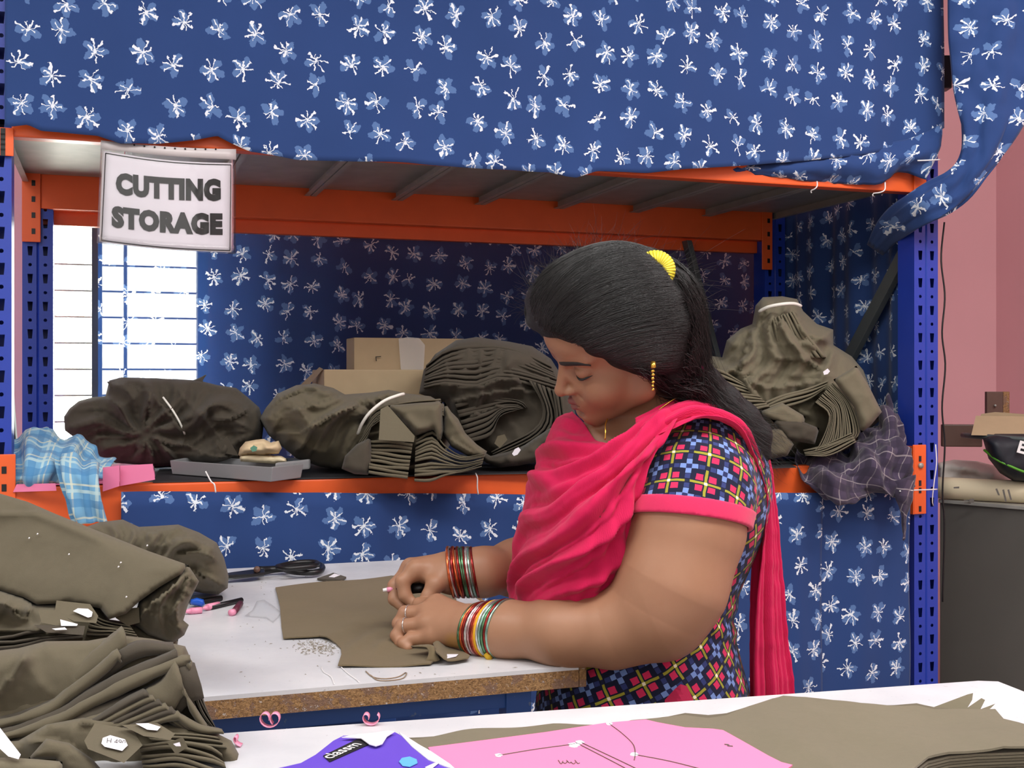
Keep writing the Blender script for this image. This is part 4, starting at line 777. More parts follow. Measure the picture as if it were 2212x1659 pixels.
def leaf(rows, mat=OL, th=.0022, nz=.003, nu=40, nv=12): loft('fabric_layer', rows, nu, nv, mat, f5, th, nz, 22, seed=len(rows))
def ribbon(edge, drop, d, mat=OL, dd=.02):      # a folded layer: upper edge, falling away by "drop"
    e = np.array(edge, float); n = len(e); dp = np.interp(np.linspace(0, 1, n), np.linspace(0, 1, len(drop)), drop)
    top = np.c_[e, np.full(n, d + dd)]; mid = np.c_[e + np.c_[dp * .05, dp * .12], np.full(n, d)]; low = np.c_[e + np.c_[dp * .25, dp * .97], np.full(n, d - dd * .15)]
    leaf([top, mid, (mid + low) / 2 - np.array([0, 0, .006]), low], mat)
ribbon([(-210, 1580), (60, 1500), (160, 1430), (230, 1380), (264, 1354)], [40, 60, 60, 50], 1.385)
ribbon([(-210, 1605), (80, 1520), (180, 1460), (250, 1405), (300, 1384), (374, 1388)], [30, 40, 40, 30], 1.375, OD)
ribbon([(-210, 1600), (60, 1535), (150, 1480), (215, 1432), (250, 1400), (258, 1412)], [20, 30, 30, 20], 1.365)
ribbon([(-210, 1622), (90, 1545), (200, 1480), (300, 1435), (378, 1398)], [26, 34, 34, 30], 1.358, OD)
ribbon([(-210, 1630), (80, 1560), (200, 1500), (300, 1450), (400, 1412), (404, 1430)], [18, 26, 30, 24], 1.35)
ribbon([(-210, 1650), (90, 1575), (180, 1530), (320, 1480), (380, 1428), (420, 1432)], [60, 90, 110, 80], 1.345, OD)
ribbon([(60, 1610), (150, 1560), (240, 1525), (340, 1470), (376, 1424), (392, 1470), (430, 1540), (450, 1575)], [20, 60, 90, 60, 20], 1.338)
fan([(384, 1440), (404, 1490), (430, 1545), (462, 1580)], [(414, 1432), (430, 1480), (448, 1530), (466, 1572)], 5, 1.34, 1.36, .1, OD, f5, seed=14)
for k in range(6):
    x = 300 + k * 14; ribbon([(60 + k * 20, 1612 + k * 3), (180 + k * 12, 1560 + k * 5), (x, 1492 + k * 9), (x + 20, 1496 + k * 9), (x + 60, 1545 + k * 4), (x + 110, 1575)], [14, 22, 24, 12], 1.333 - k * .002, OL if k % 2 else OD)
relief('stack_body', [(-210, 1620), (40, 1600), (100, 1565), (180, 1550), (280, 1555), (380, 1565), (460, 1580), (500, 1600), (522, 1640), (515, 1690), (300, 1770), (-210, 1770)], 1.34, .03, OL, f5, 8, [([(60, 1590), (140, 1560), (220, 1570)], .014, 10, 'right'), ([(30, 1605), (120, 1600), (190, 1640)], .02, 12, 'step')], (.02, 16, 29), (.006, 24), power=.3)
fan([(300, 1605), (380, 1600), (450, 1612), (480, 1630)], [(310, 1668), (380, 1672), (440, 1690), (500, 1700)], 6, 1.30, 1.26, .08, OL, f5, seed=15, wob=4)
fan([(300, 1575), (390, 1582), (470, 1592)], [(330, 1602), (400, 1606), (490, 1616)], 3, 1.31, 1.30, .08, OL, f5, seed=16, wob=3)
piece('cut_piece', [(182, 1600), (205, 1562), (285, 1575), (308, 1610), (268, 1648), (190, 1618)], lambda x, y: 1.275 - (y - 1600) * .0008, OL, f5, .0025)
sticker(f5, [(219, 1606), (222, 1594), (238, 1588), (270, 1597), (276, 1610), (264, 1622), (226, 1613)], lambda x, y: 1.27 - (y - 1600) * .0008)
text('sticker_print', 'H 490', .0085, MA['grey_metal'], f5, P(250, 1608, 1.266), (1, -.02, -.12), (.12, 0, 1), th=0)
piece('cut_piece', [(262, 1566), (340, 1562), (378, 1585), (368, 1598), (310, 1590)], lambda x, y: 1.285 - (y - 1570) * .0008, OL, f5, .0025); sticker(f5, [(293, 1563), (320, 1562), (347, 1570), (340, 1578), (318, 1576)], lambda x, y: 1.28 - (y - 1570) * .0008)
piece('cut_piece', [(362, 1605), (395, 1592), (406, 1614), (380, 1630)], 1.262, OL, f5, .0025); sticker(f5, [(374, 1607), (388, 1603), (391, 1612), (380, 1612)], 1.258)
piece('paper_strip', [(-30, 1560), (0, 1572), (45, 1630), (40, 1640), (18, 1634), (-30, 1590)], lambda x, y: 1.27 - (y - 1570) * .0006, MA['paper'], f5, .001)
relief('cut_panel', [(-210, 1640), (20, 1636), (80, 1640), (135, 1645), (135, 1720), (-210, 1720)], 1.25, .02, OT, f5, 7); relief('cut_panel', [(60, 1640), (100, 1595), (150, 1605), (200, 1640), (235, 1680), (150, 1720), (120, 1640)], 1.28, .02, OL, f5, 7, [], (.015, 18, 2))

ZMIN[0] = None
# ================================================================== foreground cloth and papers, right
st = thing('cloth_stack', 'flat stack of olive fabric layers on the foreground table under the pink pattern', 'cloth stack', PZ(1700, 1640, ZT))
edge_top = [(700, 1640), (880, 1592), (1000, 1584), (1100, 1578), (1250, 1566), (1420, 1552), (1480, 1541), (1530, 1545), (1570, 1540), (1630, 1520), (1670, 1506), (1692, 1502), (1740, 1507), (1800, 1519), (1860, 1525), (1930, 1523), (1980, 1518), (2020, 1526), (2090, 1530), (2150, 1532), (2168, 1556), (2200, 1565), (2280, 1590)]
def lowr(o): return [(2290, 1611 + o), (2212, 1618 + o), (2110, 1622 + o), (2050, 1627 + o), (2005, 1638 + o), (1975, 1660 + o), (1950, 1710 + o), (1800, 1790), (700, 1790)]
def bmp(Q):
    return .006 * np.sin(Q[:, 0] / 90 + Q[:, 1] / 40) + .004 * np.sin(Q[:, 0] / 37 - Q[:, 1] / 25) + .006 * (1 - np.abs(np.sin(Q[:, 0] / 130 - Q[:, 1] / 30 + .8 * np.sin(Q[:, 0] / 70)))) ** 2
for k in range(7):
    o = (6 - k) * 6.5; zz = ZT + .003 + k * .0038
    slab('fabric_layer', [(x, y + (6 - k) * 1.2 + 2.2 * math.sin(x / 60 + k)) for x, y in edge_top] + lowr(o), zz, .0026, MA['olive_lit'] if k % 2 == 0 else OL, st, 14 if k == 6 else 26, (lambda Q: bmp(Q) * .35 + .002 * np.sin(Q[:, 0] / 12) * 0) if k == 6 else None, False)
zs = ZT + .0275
for poly, d in (([(2010, 1530), (2090, 1500), (2102, 1497), (2100, 1512), (2088, 1532)], 1.50), ([(2085, 1532), (2120, 1508), (2128, 1512), (2118, 1532)], 1.49), ([(2118, 1532), (2150, 1520), (2140, 1530), (2130, 1536)], 1.485)):
    piece('turned_corner', poly, lambda x, y, d=d: d + (1532 - y) * .0006, OT, st, .003)
pp = thing('paper_pattern', 'large pink card pattern with pencil lines lying on the olive stack', 'paper pattern', PZ(1300, 1620, zs))
ppoly = [(925, 1614), (1050, 1598), (1180, 1581), (1310, 1561), (1395, 1554), (1420, 1560), (1480, 1571), (1540, 1574), (1562, 1577), (1600, 1598), (1660, 1632), (1688, 1646), (1712, 1652), (1690, 1668), (1660, 1720), (1500, 1790), (980, 1790), (950, 1660)]
slab('pattern_card', ppoly, zs + .003, .0015, MA['pinkpaper'], pp, 22, None, False)
def pline(pts, r=.0006): tube('pencil_line', [PZ(x, y, zs + .0034) for x, y in cr(np.array(pts, float), 14)], r, MA['grey_metal'], pp, 4)
pline([(1075, 1632), (1160, 1618), (1242, 1607)]); pline([(1250, 1607), (1350, 1659), (1420, 1700)]); pline([(1256, 1604), (1372, 1659), (1450, 1700)]); pline([(1316, 1563), (1345, 1585), (1368, 1608), (1372, 1628), (1370, 1642)]); pline([(1372, 1630), (1450, 1645), (1540, 1668)])
pline([(1565, 1608), (1574, 1609), (1572, 1611), (1583, 1612)], .0008)
for r in range(5): pline([(1206 + r * 9, 1642 + r % 2 * 4), (1212 + r * 9, 1650 - r % 3), (1216 + r * 9, 1644 + r)], .0005)
for (x, y, r) in ((1077, 1631, 8), (1240, 1609, 12), (1252, 1603, 9), (1370, 1629, 9), (1316, 1563, 7)):
    a = np.linspace(0, 2 * math.pi, 12, endpoint=False); slab('punched_patch', [(x + math.cos(t) * r * (1 + .25 * math.sin(5 * t + x)), y + math.sin(t) * r * .45) for t in a], zs + .0036, .0005, MA['paper'], pp, 6)
# purple exercise-book cover
nb = thing('notebook_cover', 'torn purple exercise-book cover with black name strip in the foreground', 'notebook', PZ(780, 1650, ZT))
zb = ZT + .036
cov = [(500, 1720), (560, 1668), (620, 1655), (650, 1648), (682, 1630), (720, 1600), (742, 1589), (775, 1590), (800, 1606), (826, 1604), (834, 1588), (850, 1580), (862, 1586), (900, 1612), (935, 1640), (968, 1650), (985, 1680), (960, 1760), (520, 1760)]
slab('cover', cov, zb, .002, MA['purple'], nb, 16, None, False)
def ptilt(Q): return 0
slab('torn_edge', [(738, 1592), (775, 1586), (808, 1583), (838, 1578), (852, 1580), (836, 1590), (826, 1606), (812, 1611), (798, 1607), (780, 1594)], zb + .004, .001, MA['paper'], nb, 8)
slab('torn_edge', [(862, 1582), (880, 1592), (905, 1608), (930, 1622), (972, 1650), (985, 1662), (960, 1654), (925, 1640), (890, 1612)], zb + .001, .001, MA['paper'], nb, 8)
strip = [(698, 1632), (770, 1597), (790, 1594), (800, 1606), (712, 1645)]
slab('name_strip', strip, zb + .0012, .0008, MA['ink'], nb, 10)
o0 = PZ(713, 1640, zb + .0016); ex = PZ(796, 1602, zb + .0016) - o0; exn = ex / np.linalg.norm(ex); eyn = np.array([-exn[1], exn[0], 0])
text('printed_letters', 'clas\u017fm'.replace('\u017f', 's'), .021, MA['zip'], nb, o0, exn, eyn, embold=.012, align='LEFT', sx=1.02)
slab('blue_sticker', [(862, 1645), (868, 1637), (885, 1634), (900, 1640), (902, 1648), (885, 1656), (870, 1654)], zb + .0014, .0006, MA['sky_sticker'], nb, 6)
slab('torn_edge', [(918, 1657), (938, 1648), (950, 1646), (930, 1662)], zb + .0016, .0006, MA['paper'], nb, 6)
tag(relief('crumpled_paper', [(968, 1655), (985, 1647), (1005, 1645), (1018, 1655), (1014, 1675), (980, 1680)], 1.29, .012, MA['paper'], None, 4, [], (.01, 120, 3)), 'crumpled printed scrap of paper between the notebook and pink pattern', 'paper scrap')

# ================================================================== on the cutting table
cl = thing('trouser_panel', 'brown-olive cut trouser panel the woman is holding on the white table', 'cloth', PZ(780, 1340, ZT))
cpoly = [(595, 1268), (700, 1257), (780, 1250), (845, 1243), (905, 1246), (960, 1262), (985, 1290), (990, 1330), (960, 1390), (948, 1420), (930, 1434), (880, 1436), (800, 1437), (730, 1438), (738, 1412), (736, 1398), (726, 1388), (705, 1379), (690, 1375), (650, 1377), (612, 1378), (608, 1350), (605, 1310)]
def cb_(Q):
    h = np.zeros(len(Q)); 
    for pl, a, wd in (([(690, 1390), (780, 1345), (860, 1325)], .004, 12), ([(760, 1400), (820, 1365), (870, 1350)], .005, 10), ([(640, 1330), (720, 1322), (800, 1325)], .0025, 10), ([(820, 1400), (860, 1380), (900, 1370)], .006, 10), ([(860, 1310), (885, 1290), (910, 1285)], .006, 12)):
        d, _, t = seg_dist(Q, cr(pl, 12)); h += a * np.exp(-(d / wd) ** 2)
    return h + .0015 * np.sin(Q[:, 0] / 31 + Q[:, 1] / 17)
slab('panel_sheet', cpoly, ZT + .004, .0022, MA['olive_sheet'], cl, 9, cb_, False)
loft('folded_end', [[(888, 1395, 1.81), (915, 1392, 1.82), (940, 1394, 1.84)], [(920, 1398, 1.78), (932, 1393, 1.78), (942, 1400, 1.79)], [(925, 1415, 1.77), (938, 1405, 1.77), (945, 1412, 1.78)], [(915, 1432, 1.765), (940, 1428, 1.76), (950, 1424, 1.765)]], 14, 14, MA['olive_sheet'], cl, .002)
slab('folded_tab', [(935, 1398), (955, 1396), (1000, 1407), (1015, 1415), (1012, 1420), (985, 1425), (950, 1429), (942, 1424)], ZT + .008, .002, MA['olive_sheet'], cl, 8, lambda Q: .012 * np.exp(-((Q[:, 0] - 945) / 14) ** 2))
slab('sticker', [(957, 1419), (966, 1413), (990, 1413), (985, 1418), (966, 1422)], ZT + .0095, .0004, MA['paper'], cl, 6)
tg = thing('cloth_tag', 'small folded olive tag with white sticker at the back of the table', 'tag', PZ(720, 1248, ZT))
slab('tag_cloth', [(685, 1249), (712, 1240), (720, 1237), (748, 1246), (735, 1252), (705, 1251)], ZT + .006, .004, OD, tg, 6); slab('sticker', [(710, 1246), (722, 1239), (735, 1242), (722, 1247)], ZT + .0072, .0006, MA['paper'], tg, 5)
# tailor's scissors
sc = thing('tailor_scissors', 'black tailor scissors lying along the back edge of the white table', 'scissors', PZ(590, 1235, ZT))
zz = ZT + .012
tube('handle_ring', [PZ(x, y, zz) for x, y in ((612, 1226), (640, 1219), (675, 1217), (695, 1222), (694, 1232), (675, 1237), (640, 1236), (620, 1232))], .0065, MA['black'], sc, 8, closed=True, res=30)
tube('handle_ring', [PZ(x, y, zz + .014) for x, y in ((600, 1224), (630, 1217), (665, 1214), (685, 1216), (680, 1222), (650, 1226), (620, 1228))], .006, MA['black'], sc, 8, closed=True, res=28)
tube('shank', [PZ(560, 1234, zz), PZ(590, 1230, zz), PZ(625, 1227, zz + .004)], [.011, .008, .007], MA['black'], sc, 8, res=10)
slab('blade', [(440, 1246), (500, 1236), (545, 1230), (570, 1228), (572, 1236), (545, 1240), (500, 1242)], zz + .006, .005, MA['black'], sc, 10); slab('blade', [(430, 1252), (500, 1243), (560, 1236), (570, 1240), (500, 1248)], zz, .004, MA['dark_steel'], sc, 10)
tube('pivot_screw', [PZ(555, 1230, zz + .005), PZ(555, 1230, zz + .014)], .007, MA['wood_dk'], sc, 10)
def stick(name, label, cat, p, q, r, mat, tip=None, z=ZT, off=.0):
    a, b = PZ(p[0], p[1], z + r + off), PZ(q[0], q[1], z + r + off); o = thing(name, label, cat, (a + b) / 2 - np.array([0, 0, r]))
    tube('barrel', [a, b], r, mat, o, 10)
    if tip is not None: d = (a - b) / np.linalg.norm(a - b); tube('tip', [a + d * .012, a], [r * .35, r * .95], tip, o, 10)
    return o
stick('eyebrow_pencil', 'long black marking pencil beside the pink crayons', 'pencil', (420, 1302), (478, 1292), .0055, MA['black'])
stick('eyebrow_pencil', 'black marking pencil pointing at the plastic wrapper', 'pencil', (455, 1312), (522, 1296), .005, MA['black'])
stick('marking_crayon', 'pink crayon with black band next to the blue cap', 'crayon', (412, 1320), (436, 1318), .006, MA['pinkplastic'], MA['pinkplastic']); stick('marking_crayon', 'short pink crayon stub behind the blue cap', 'crayon', (448, 1312), (472, 1306), .006, MA['pinkplastic'], MA['pinkplastic'])
o = stick('marking_crayon', 'dark red crayon with pink end beside the wrapper', 'crayon', (505, 1322), (519, 1304), .006, plain('maroon_paper', (90, 30, 50), .5)); a = PZ(505, 1322, ZT + .006); tube('end', [a + np.array([-.004, -.008, 0]), a], .0062, MA['pinkplastic'], o, 10)
cap = relief('blue_cap', [(410, 1306), (412, 1295), (425, 1291), (440, 1295), (443, 1306), (436, 1311), (424, 1308)], 2.2, .012, MA['bluecap'], None, 3); tag(cap, 'bright blue plastic sharpener on the white table', 'sharpener')
wr = relief('plastic_wrapper', [(528, 1330), (545, 1318), (555, 1298), (570, 1295), (590, 1308), (607, 1322), (604, 1330), (590, 1345), (575, 1335)], lambda x, y: (H - ZT) * F / (y - HY) - .01, .006, MA['wrap'], None, 5, [([(555, 1300), (575, 1318), (606, 1326)], .004, 4, 'ridge')], (.006, 90, 2)); tag(wr, 'crinkled clear plastic wrapper left of the trouser panel', 'wrapper')
def curl(label, x, y, z, n=1.5, w=.012, r=.009, mat=None):
    pts = [PZ(x, y, z) + np.array([r * 2.2 * t, 0, 0]) + np.array([r * math.cos(t * n * 6.28), r * .4, r + r * math.sin(t * n * 6.28)]) for t in np.linspace(0, 1, 26)]
    G = np.array([[p + np.array([0, -w / 2, 0]) for p in pts], [p + np.array([0, w / 2, 0]) for p in pts]]); o = thick('pencil_shaving', G, .0008, mat or MA['pinkplastic']); tag(o, label, 'shaving', 'pink shavings')
curl('curled pink shaving on the foreground table edge, left of the sharpener', 566, 1572, ZT + .001, 1.6, .01); curl('pink crayon shaving with dark rim beside the notebook', 785, 1566, ZT + .001, 1.2, .012, .007); curl('pink scrap lying against the fanned cloth stack', 500, 1612, ZT + .001, .7, .012, .006)
# lint on the table: too many specks to count
rg = np.random.RandomState(5); V = []; Fc = []
for k in range(420):
    if k < 260: x, y = 690 + rg.normal() * 16 + rg.uniform(-40, 36), 1392 + abs(rg.normal()) * 10 - 6 + rg.uniform(-6, 14)
    else: x, y = rg.uniform(500, 1200), rg.uniform(1225, 1480)
    p = PZ(x, y, ZT + .0008); s = rg.uniform(.0006, .0017); a = rg.uniform(0, 6); e = np.array([math.cos(a), math.sin(a), 0]) * s * rg.uniform(1, 3); g = np.array([-math.sin(a), math.cos(a), 0]) * s * .5; n = len(V)
    if k >= 260 and (y > 1505 - (x - 450) * .084 - 6 or y < 1215): continue
    V += [p - e, p + g, p + e, p - g, p + np.array([0, 0, .0008])]; Fc += [(n, n + 1, n + 4), (n + 1, n + 2, n + 4), (n + 2, n + 3, n + 4), (n + 3, n, n + 4), (n + 3, n + 2, n + 1, n)]
lo = mk('table_lint', V, Fc, plain('lint', (120, 110, 92), .9), None, False); tag(lo, 'tiny olive lint specks scattered on the white cutting table', 'lint', kind='stuff')
for k, (lab, pts) in enumerate([('frayed thread curled near the front edge of the table', [(790, 1450), (805, 1462), (830, 1466), (860, 1462), (878, 1452), (868, 1466), (820, 1470), (800, 1458)]), ('white thread scratch left of the curled thread', [(736, 1440), (752, 1455), (770, 1468), (776, 1474)]), ('white thread nearest the left of the table front edge', [(694, 1442), (700, 1452), (715, 1462), (722, 1478)])]):
    tag(tube('loose_thread', [PZ(x, y, ZT + .0012) for x, y in pts], .0009, MA['zip'] if k else plain('thread', (150, 130, 110), .9), None, 5, res=30), lab, 'thread')
# ================================================================== the woman
# ---- implicit-surface toolkit: primitives, sparse sampling and surface nets
def nrm(v): return np.sqrt((v * v).sum(-1))
def smin(a, b, k): h = np.clip(.5 + .5 * (b - a) / k, 0, 1); return b + (a - b) * h - k * h * (1 - h)
def smax(a, b, k): return -smin(-a, -b, k)
def sphere(p, c, r): return nrm(p - c) - r
def ell(p, c, r):
    q = p - c; r = np.asarray(r, float); k0 = nrm(q / r); k1 = nrm(q / (r * r)); return np.where(k1 > 1e-9, k0 * (k0 - 1) / np.maximum(k1, 1e-9), -r.min())
def cone(p, a, b, ra, rb):
    a, b = np.asarray(a, float), np.asarray(b, float); ab = b - a; t = np.clip(((p - a) @ ab) / (ab @ ab + 1e-12), 0, 1); return nrm(p - (a + t[:, None] * ab)) - (ra + (rb - ra) * t)
def chain(p, pts, rad, k):
    d = None
    for i in range(len(pts) - 1):
        c = cone(p, pts[i], pts[i + 1], rad[i], rad[i + 1]); d = c if d is None else smin(d, c, k)
    return d
def cull(fn, c, R, m=.05):
    c = np.asarray(c, float)
    def g(p):
        b = nrm(p - c) - R; out = b + .0; near = b < m
        if near.any(): out[near] = fn(p[near])
        out[~near] = np.maximum(out[~near], m); return out
    return g
OFF8 = np.array([(i, j, k) for i in (0, 1) for j in (0, 1) for k in (0, 1)])
EDG = [(a, b) for a in range(8) for b in range(a + 1, 8) if np.abs(OFF8[a] - OFF8[b]).sum() == 1]
def sdf_mesh(fn, lo, hi, h, L=3, proj=1):
    lo = np.asarray(lo, float); hi = np.asarray(hi, float); Hs = h * 2 ** L; n = np.ceil((hi - lo) / Hs).astype(int)
    idx = np.stack(np.meshgrid(*[np.arange(x) for x in n], indexing='ij'), -1).reshape(-1, 3)
    for l in range(L, 0, -1):
        s = h * 2 ** l; d = fn(lo + (idx + .5) * s); idx = idx[np.abs(d) < s * 1.15]
        idx = (idx[:, None, :] * 2 + OFF8[None]).reshape(-1, 3)
    N = n * 2 ** L + 2; key = lambda q: (q[:, 0] * N[1] + q[:, 1]) * N[2] + q[:, 2]
    ck = key(idx); o = np.argsort(ck); idx = idx[o]; ck = ck[o]
    cor = (idx[:, None, :] + OFF8[None]).reshape(-1, 3); uk, first, inv = np.unique(key(cor), return_index=True, return_inverse=True)
    vals = fn(lo + cor[first] * h); cv = vals[inv].reshape(-1, 8); mixed = (cv.min(1) < 0) & (cv.max(1) >= 0)
    m = np.where(mixed)[0]; pos = np.zeros((len(m), 3)); cnt = np.zeros(len(m)); c = cv[m]
    for a, b in EDG:
        va, vb = c[:, a], c[:, b]; x = (va < 0) != (vb < 0); t = np.where(x, va / np.where(x, va - vb, 1), 0)[:, None]
        pos += np.where(x[:, None], OFF8[a] + t * (OFF8[b] - OFF8[a]), 0); cnt += x
    V = lo + (idx[m] + pos / cnt[:, None]) * h
    vid = np.full(len(idx), -1); vid[m] = np.arange(len(m)); faces = []
    for ax in range(3):
        b, cc = (ax + 1) % 3, (ax + 2) % 3; e = np.zeros(3, int); e[ax] = 1; ia = 0; ib = int(np.where((OFF8 == e).all(1))[0][0])
        x = np.where((cv[:, ia] < 0) != (cv[:, ib] < 0))[0]; q = idx[x]; eb = np.zeros(3, int); eb[b] = 1; ec = np.zeros(3, int); ec[cc] = 1; ids = []; ok = np.ones(len(x), bool)
        for off in (-eb - ec, -ec, 0 * eb, -eb):
            k = key(q + off); j = np.clip(np.searchsorted(ck, k), 0, len(ck) - 1); good = (ck[j] == k) & (vid[j] >= 0); ok &= good; ids.append(vid[j])
        f = np.stack(ids, 1)[ok]; fl = cv[x[ok], ia] < 0; f[~fl] = f[~fl][:, ::-1]; faces.append(f)
    for _ in range(proj):
        e = h * .5; g = np.stack([fn(V + np.eye(3)[a] * e) - fn(V - np.eye(3)[a] * e) for a in range(3)], 1) / (2 * e); d = fn(V); V = V - g * np.clip(d, -h, h)[:, None] / np.maximum((g * g).sum(1), .2)[:, None] * .9
    return V, np.vstack(faces)
def mk_np(name, V, Fq, mat, parent, uv=None, col=None):
    c = (V.min(0) + V.max(0)) / 2; me = bpy.data.meshes.new(name); nf = len(Fq)
    me.vertices.add(len(V)); me.vertices.foreach_set('co', (V - c).ravel()); me.loops.add(nf * 4); me.loops.foreach_set('vertex_index', Fq.ravel().astype(np.int32))
    me.polygons.add(nf); me.polygons.foreach_set('loop_start', np.arange(0, nf * 4, 4, dtype=np.int32)); me.polygons.foreach_set('use_smooth', np.ones(nf, bool)); me.update(calc_edges=True); me.validate()
    me.materials.append(mat)
    if uv is not None: ul = me.uv_layers.new(name='UVMap'); ul.data.foreach_set('uv', uv[Fq.ravel()].ravel())
    if col is not None:
        ca = me.color_attributes.new('Col', 'FLOAT_COLOR', 'POINT'); cc = np.ones((len(V), 4)); cc[:, :3] = col; ca.data.foreach_set('color', cc.ravel())
    o = bpy.data.objects.new(name, me); COL.objects.link(o); o.location = (c - WL[parent]).tolist(); WL[o] = c; o.parent = parent; return o

wm = thing('person', 'woman in checked kurta and bright pink scarf marking cloth at the white table', 'person', (.2, 1.93, 0))
# ---- head frame
ya, pa, ra = map(math.radians, (25, 34.5, -22)); SH = .0103; HO = P(1322, 726, 1.805)
F0 = np.array([-math.cos(ya), -math.sin(ya), 0]); Lf = np.array([math.sin(ya), -math.cos(ya), 0]); Z0 = np.array([0, 0, 1.])
def h2w(l, f, u):
    f1 = f * math.cos(pa) + u * math.sin(pa); u1 = -f * math.sin(pa) + u * math.cos(pa); l2 = l * math.cos(ra) - u1 * math.sin(ra); u2 = l * math.sin(ra) + u1 * math.cos(ra)
    return F0 * f1 + Lf * l2 + Z0 * u2
HM = np.stack([h2w(1, 0, 0), h2w(0, 1, 0), h2w(0, 0, 1)], 1)
def HW(l, f, u): return HO + SH * (HM @ np.array([l, f, u], float))
def head_cm(q):       # q in head centimetres: lateral, forward, up
    s = q.copy(); s[:, 0] = np.abs(s[:, 0]); A = lambda *v: np.array(v, float)
    d = ell(q, A(0, -.8, 3.8), (7.4, 9.2, 8.3))
    d = smin(d, ell(q, A(0, 2.4, -2.6), (6.1, 6.2, 7.2)), 2.0)
    d = smin(d, ell(q, A(0, 4.6, -6.4), (4.6, 4.4, 4.2)), 2.0)
    d = smin(d, cone(s, A(6.3, -1.6, -3.0), A(5.5, .6, -7.2), 1.2, 1.5), 2.4); d = smin(d, cone(s, A(5.5, .6, -7.2), A(1.2, 7.4, -9.6), 1.6, 1.6), 2.4)
    d = smin(d, sphere(s, A(.5, 7.9, -9.2), 1.65), 1.6)
    d = smin(d, sphere(s, A(3.9, 5.6, -4.4), 2.7), 2.2)                       # cheek
    d = smin(d, ell(q, A(0, 4.0, 4.0), (5.8, 5.5, 4.6)), 2.0); d = smin(d, cone(s, A(.9, 8.5, -1.4), A(1.9, 8.2, -3.2), .7, .7), 1.2)
    d = smin(d, cone(s, A(1.0, 8.0, 1.7), A(4.9, 6.3, 2.0), .95, .8), 1.2)     # brow
    d = smin(d, ell(q, A(0, 7.6, -6.3), (3.0, 2.2, 2.6)), 1.3)                 # muzzle
    d = smax(d, -ell(s, A(3.25, 9.3, -.1), (1.9, 1.75, 1.15)), .9)             # socket
    d = smin(d, sphere(s, A(3.2, 6.7, -.3), 1.62), .2)                     # lids over the eye
    d = smax(d, -cone(s, A(2.0, 8.12, .72), A(4.2, 7.78, .62), .16, .12), .25)  # lid crease
    d = smin(d, cone(q, A(0, 8.3, .8), A(0, 10.5, -3.1), .62, .92), .9)        # nose
    d = smin(d, sphere(q, A(0, 10.75, -3.35), .88), .5)
    d = smin(d, ell(s, A(1.2, 9.4, -3.65), (.66, 1.05, .55)), .8)
    d = smax(d, -ell(s, A(.72, 10.0, -4.55), (.42, .6, .35)), .25)
    d = smax(d, -cone(s, A(2.1, 9.2, -4.2), A(3.3, 7.9, -6.2), .06, .05), .5)     # nasolabial fold
    d = smax(d, -cone(q, A(0, 10.0, -4.7), A(0, 9.75, -5.4), .25, .3), .4)       # philtrum
    d = smin(d, cone(s, A(0, 9.85, -5.9), A(2.45, 7.95, -6.55), .62, .22), .25)   # lips
    d = smin(d, cone(s, A(0, 9.65, -7.1), A(2.3, 7.9, -6.8), .74, .25), .25)
    d = smax(d, -cone(s, A(0, 10.45, -6.48), A(2.6, 8.3, -6.68), .2, .14), .12)
    d = smax(d, -ell(q, A(0, 9.75, -8.2), (1.7, .7, .4)), .7)                   # under lip
    d = smin(d, ell(s, A(7.1, -1.0, -.9), (.75, 1.9, 3.0)), .5)                  # ear
    d = smin(d, sphere(s, A(7.0, -.6, -3.3), .75), .5)
    return d
HR = np.linalg.inv(HM)
def head_sd(p): return head_cm(((p - HO) @ HR.T) / SH) * SH
head_c = cull(head_sd, HW(0, 1, -1), .15)
neck_a, neck_b = HW(0, -2.5, -5.0), P(1418, 915, 1.905)
# ---- trunk (pixel column/row and real depth -> metres)
TR_ = [((1445, 1045, 1.94), (.150, .160, .135)), ((1540, 1070, 1.94), (.078, .14, .14)), ((1285, 1130, 1.93), (.105, .155, .10)), ((1405, 1230, 1.94), (.140, .150, .15)), ((1368, 1360, 1.94), (.150, .160, .14)), ((1388, 1525, 1.93), (.172, .185, .17))]
shN, shF = P(1500, 1000, 1.845), P(1385, 975, 2.09)
def trunk(p, g=0.):
    d = None
    for c, r in TR_: e = ell(p, P(*c), np.array(r) + g); d = e if d is None else smin(d, e, .05)
    d = smin(d, cone(p, shN, shF, .066 + g, .064 + g), .06); return d
armN = [P(1506, 992, 1.825), P(1484, 1140, 1.752), P(1452, 1262, 1.735), P(1422, 1322, 1.735), P(1325, 1362, 1.75), P(1215, 1364, 1.775), P(1090, 1359, 1.815), P(1022, 1357, 1.84)]; rN = [.066, .0815, .077, .0665, .0505, .0480, .0385, .033]
armF = [P(1385, 965, 2.09), P(1290, 1090, 2.16), P(1230, 1195, 2.17), P(1120, 1226, 2.07), P(1040, 1236, 2.0), P(975, 1236, 1.985)]; rF = [.07, .062, .055, .0465, .037, .0325]
def fing(p, pts, r): return chain(p, [P(*x) for x in pts], r, .004)
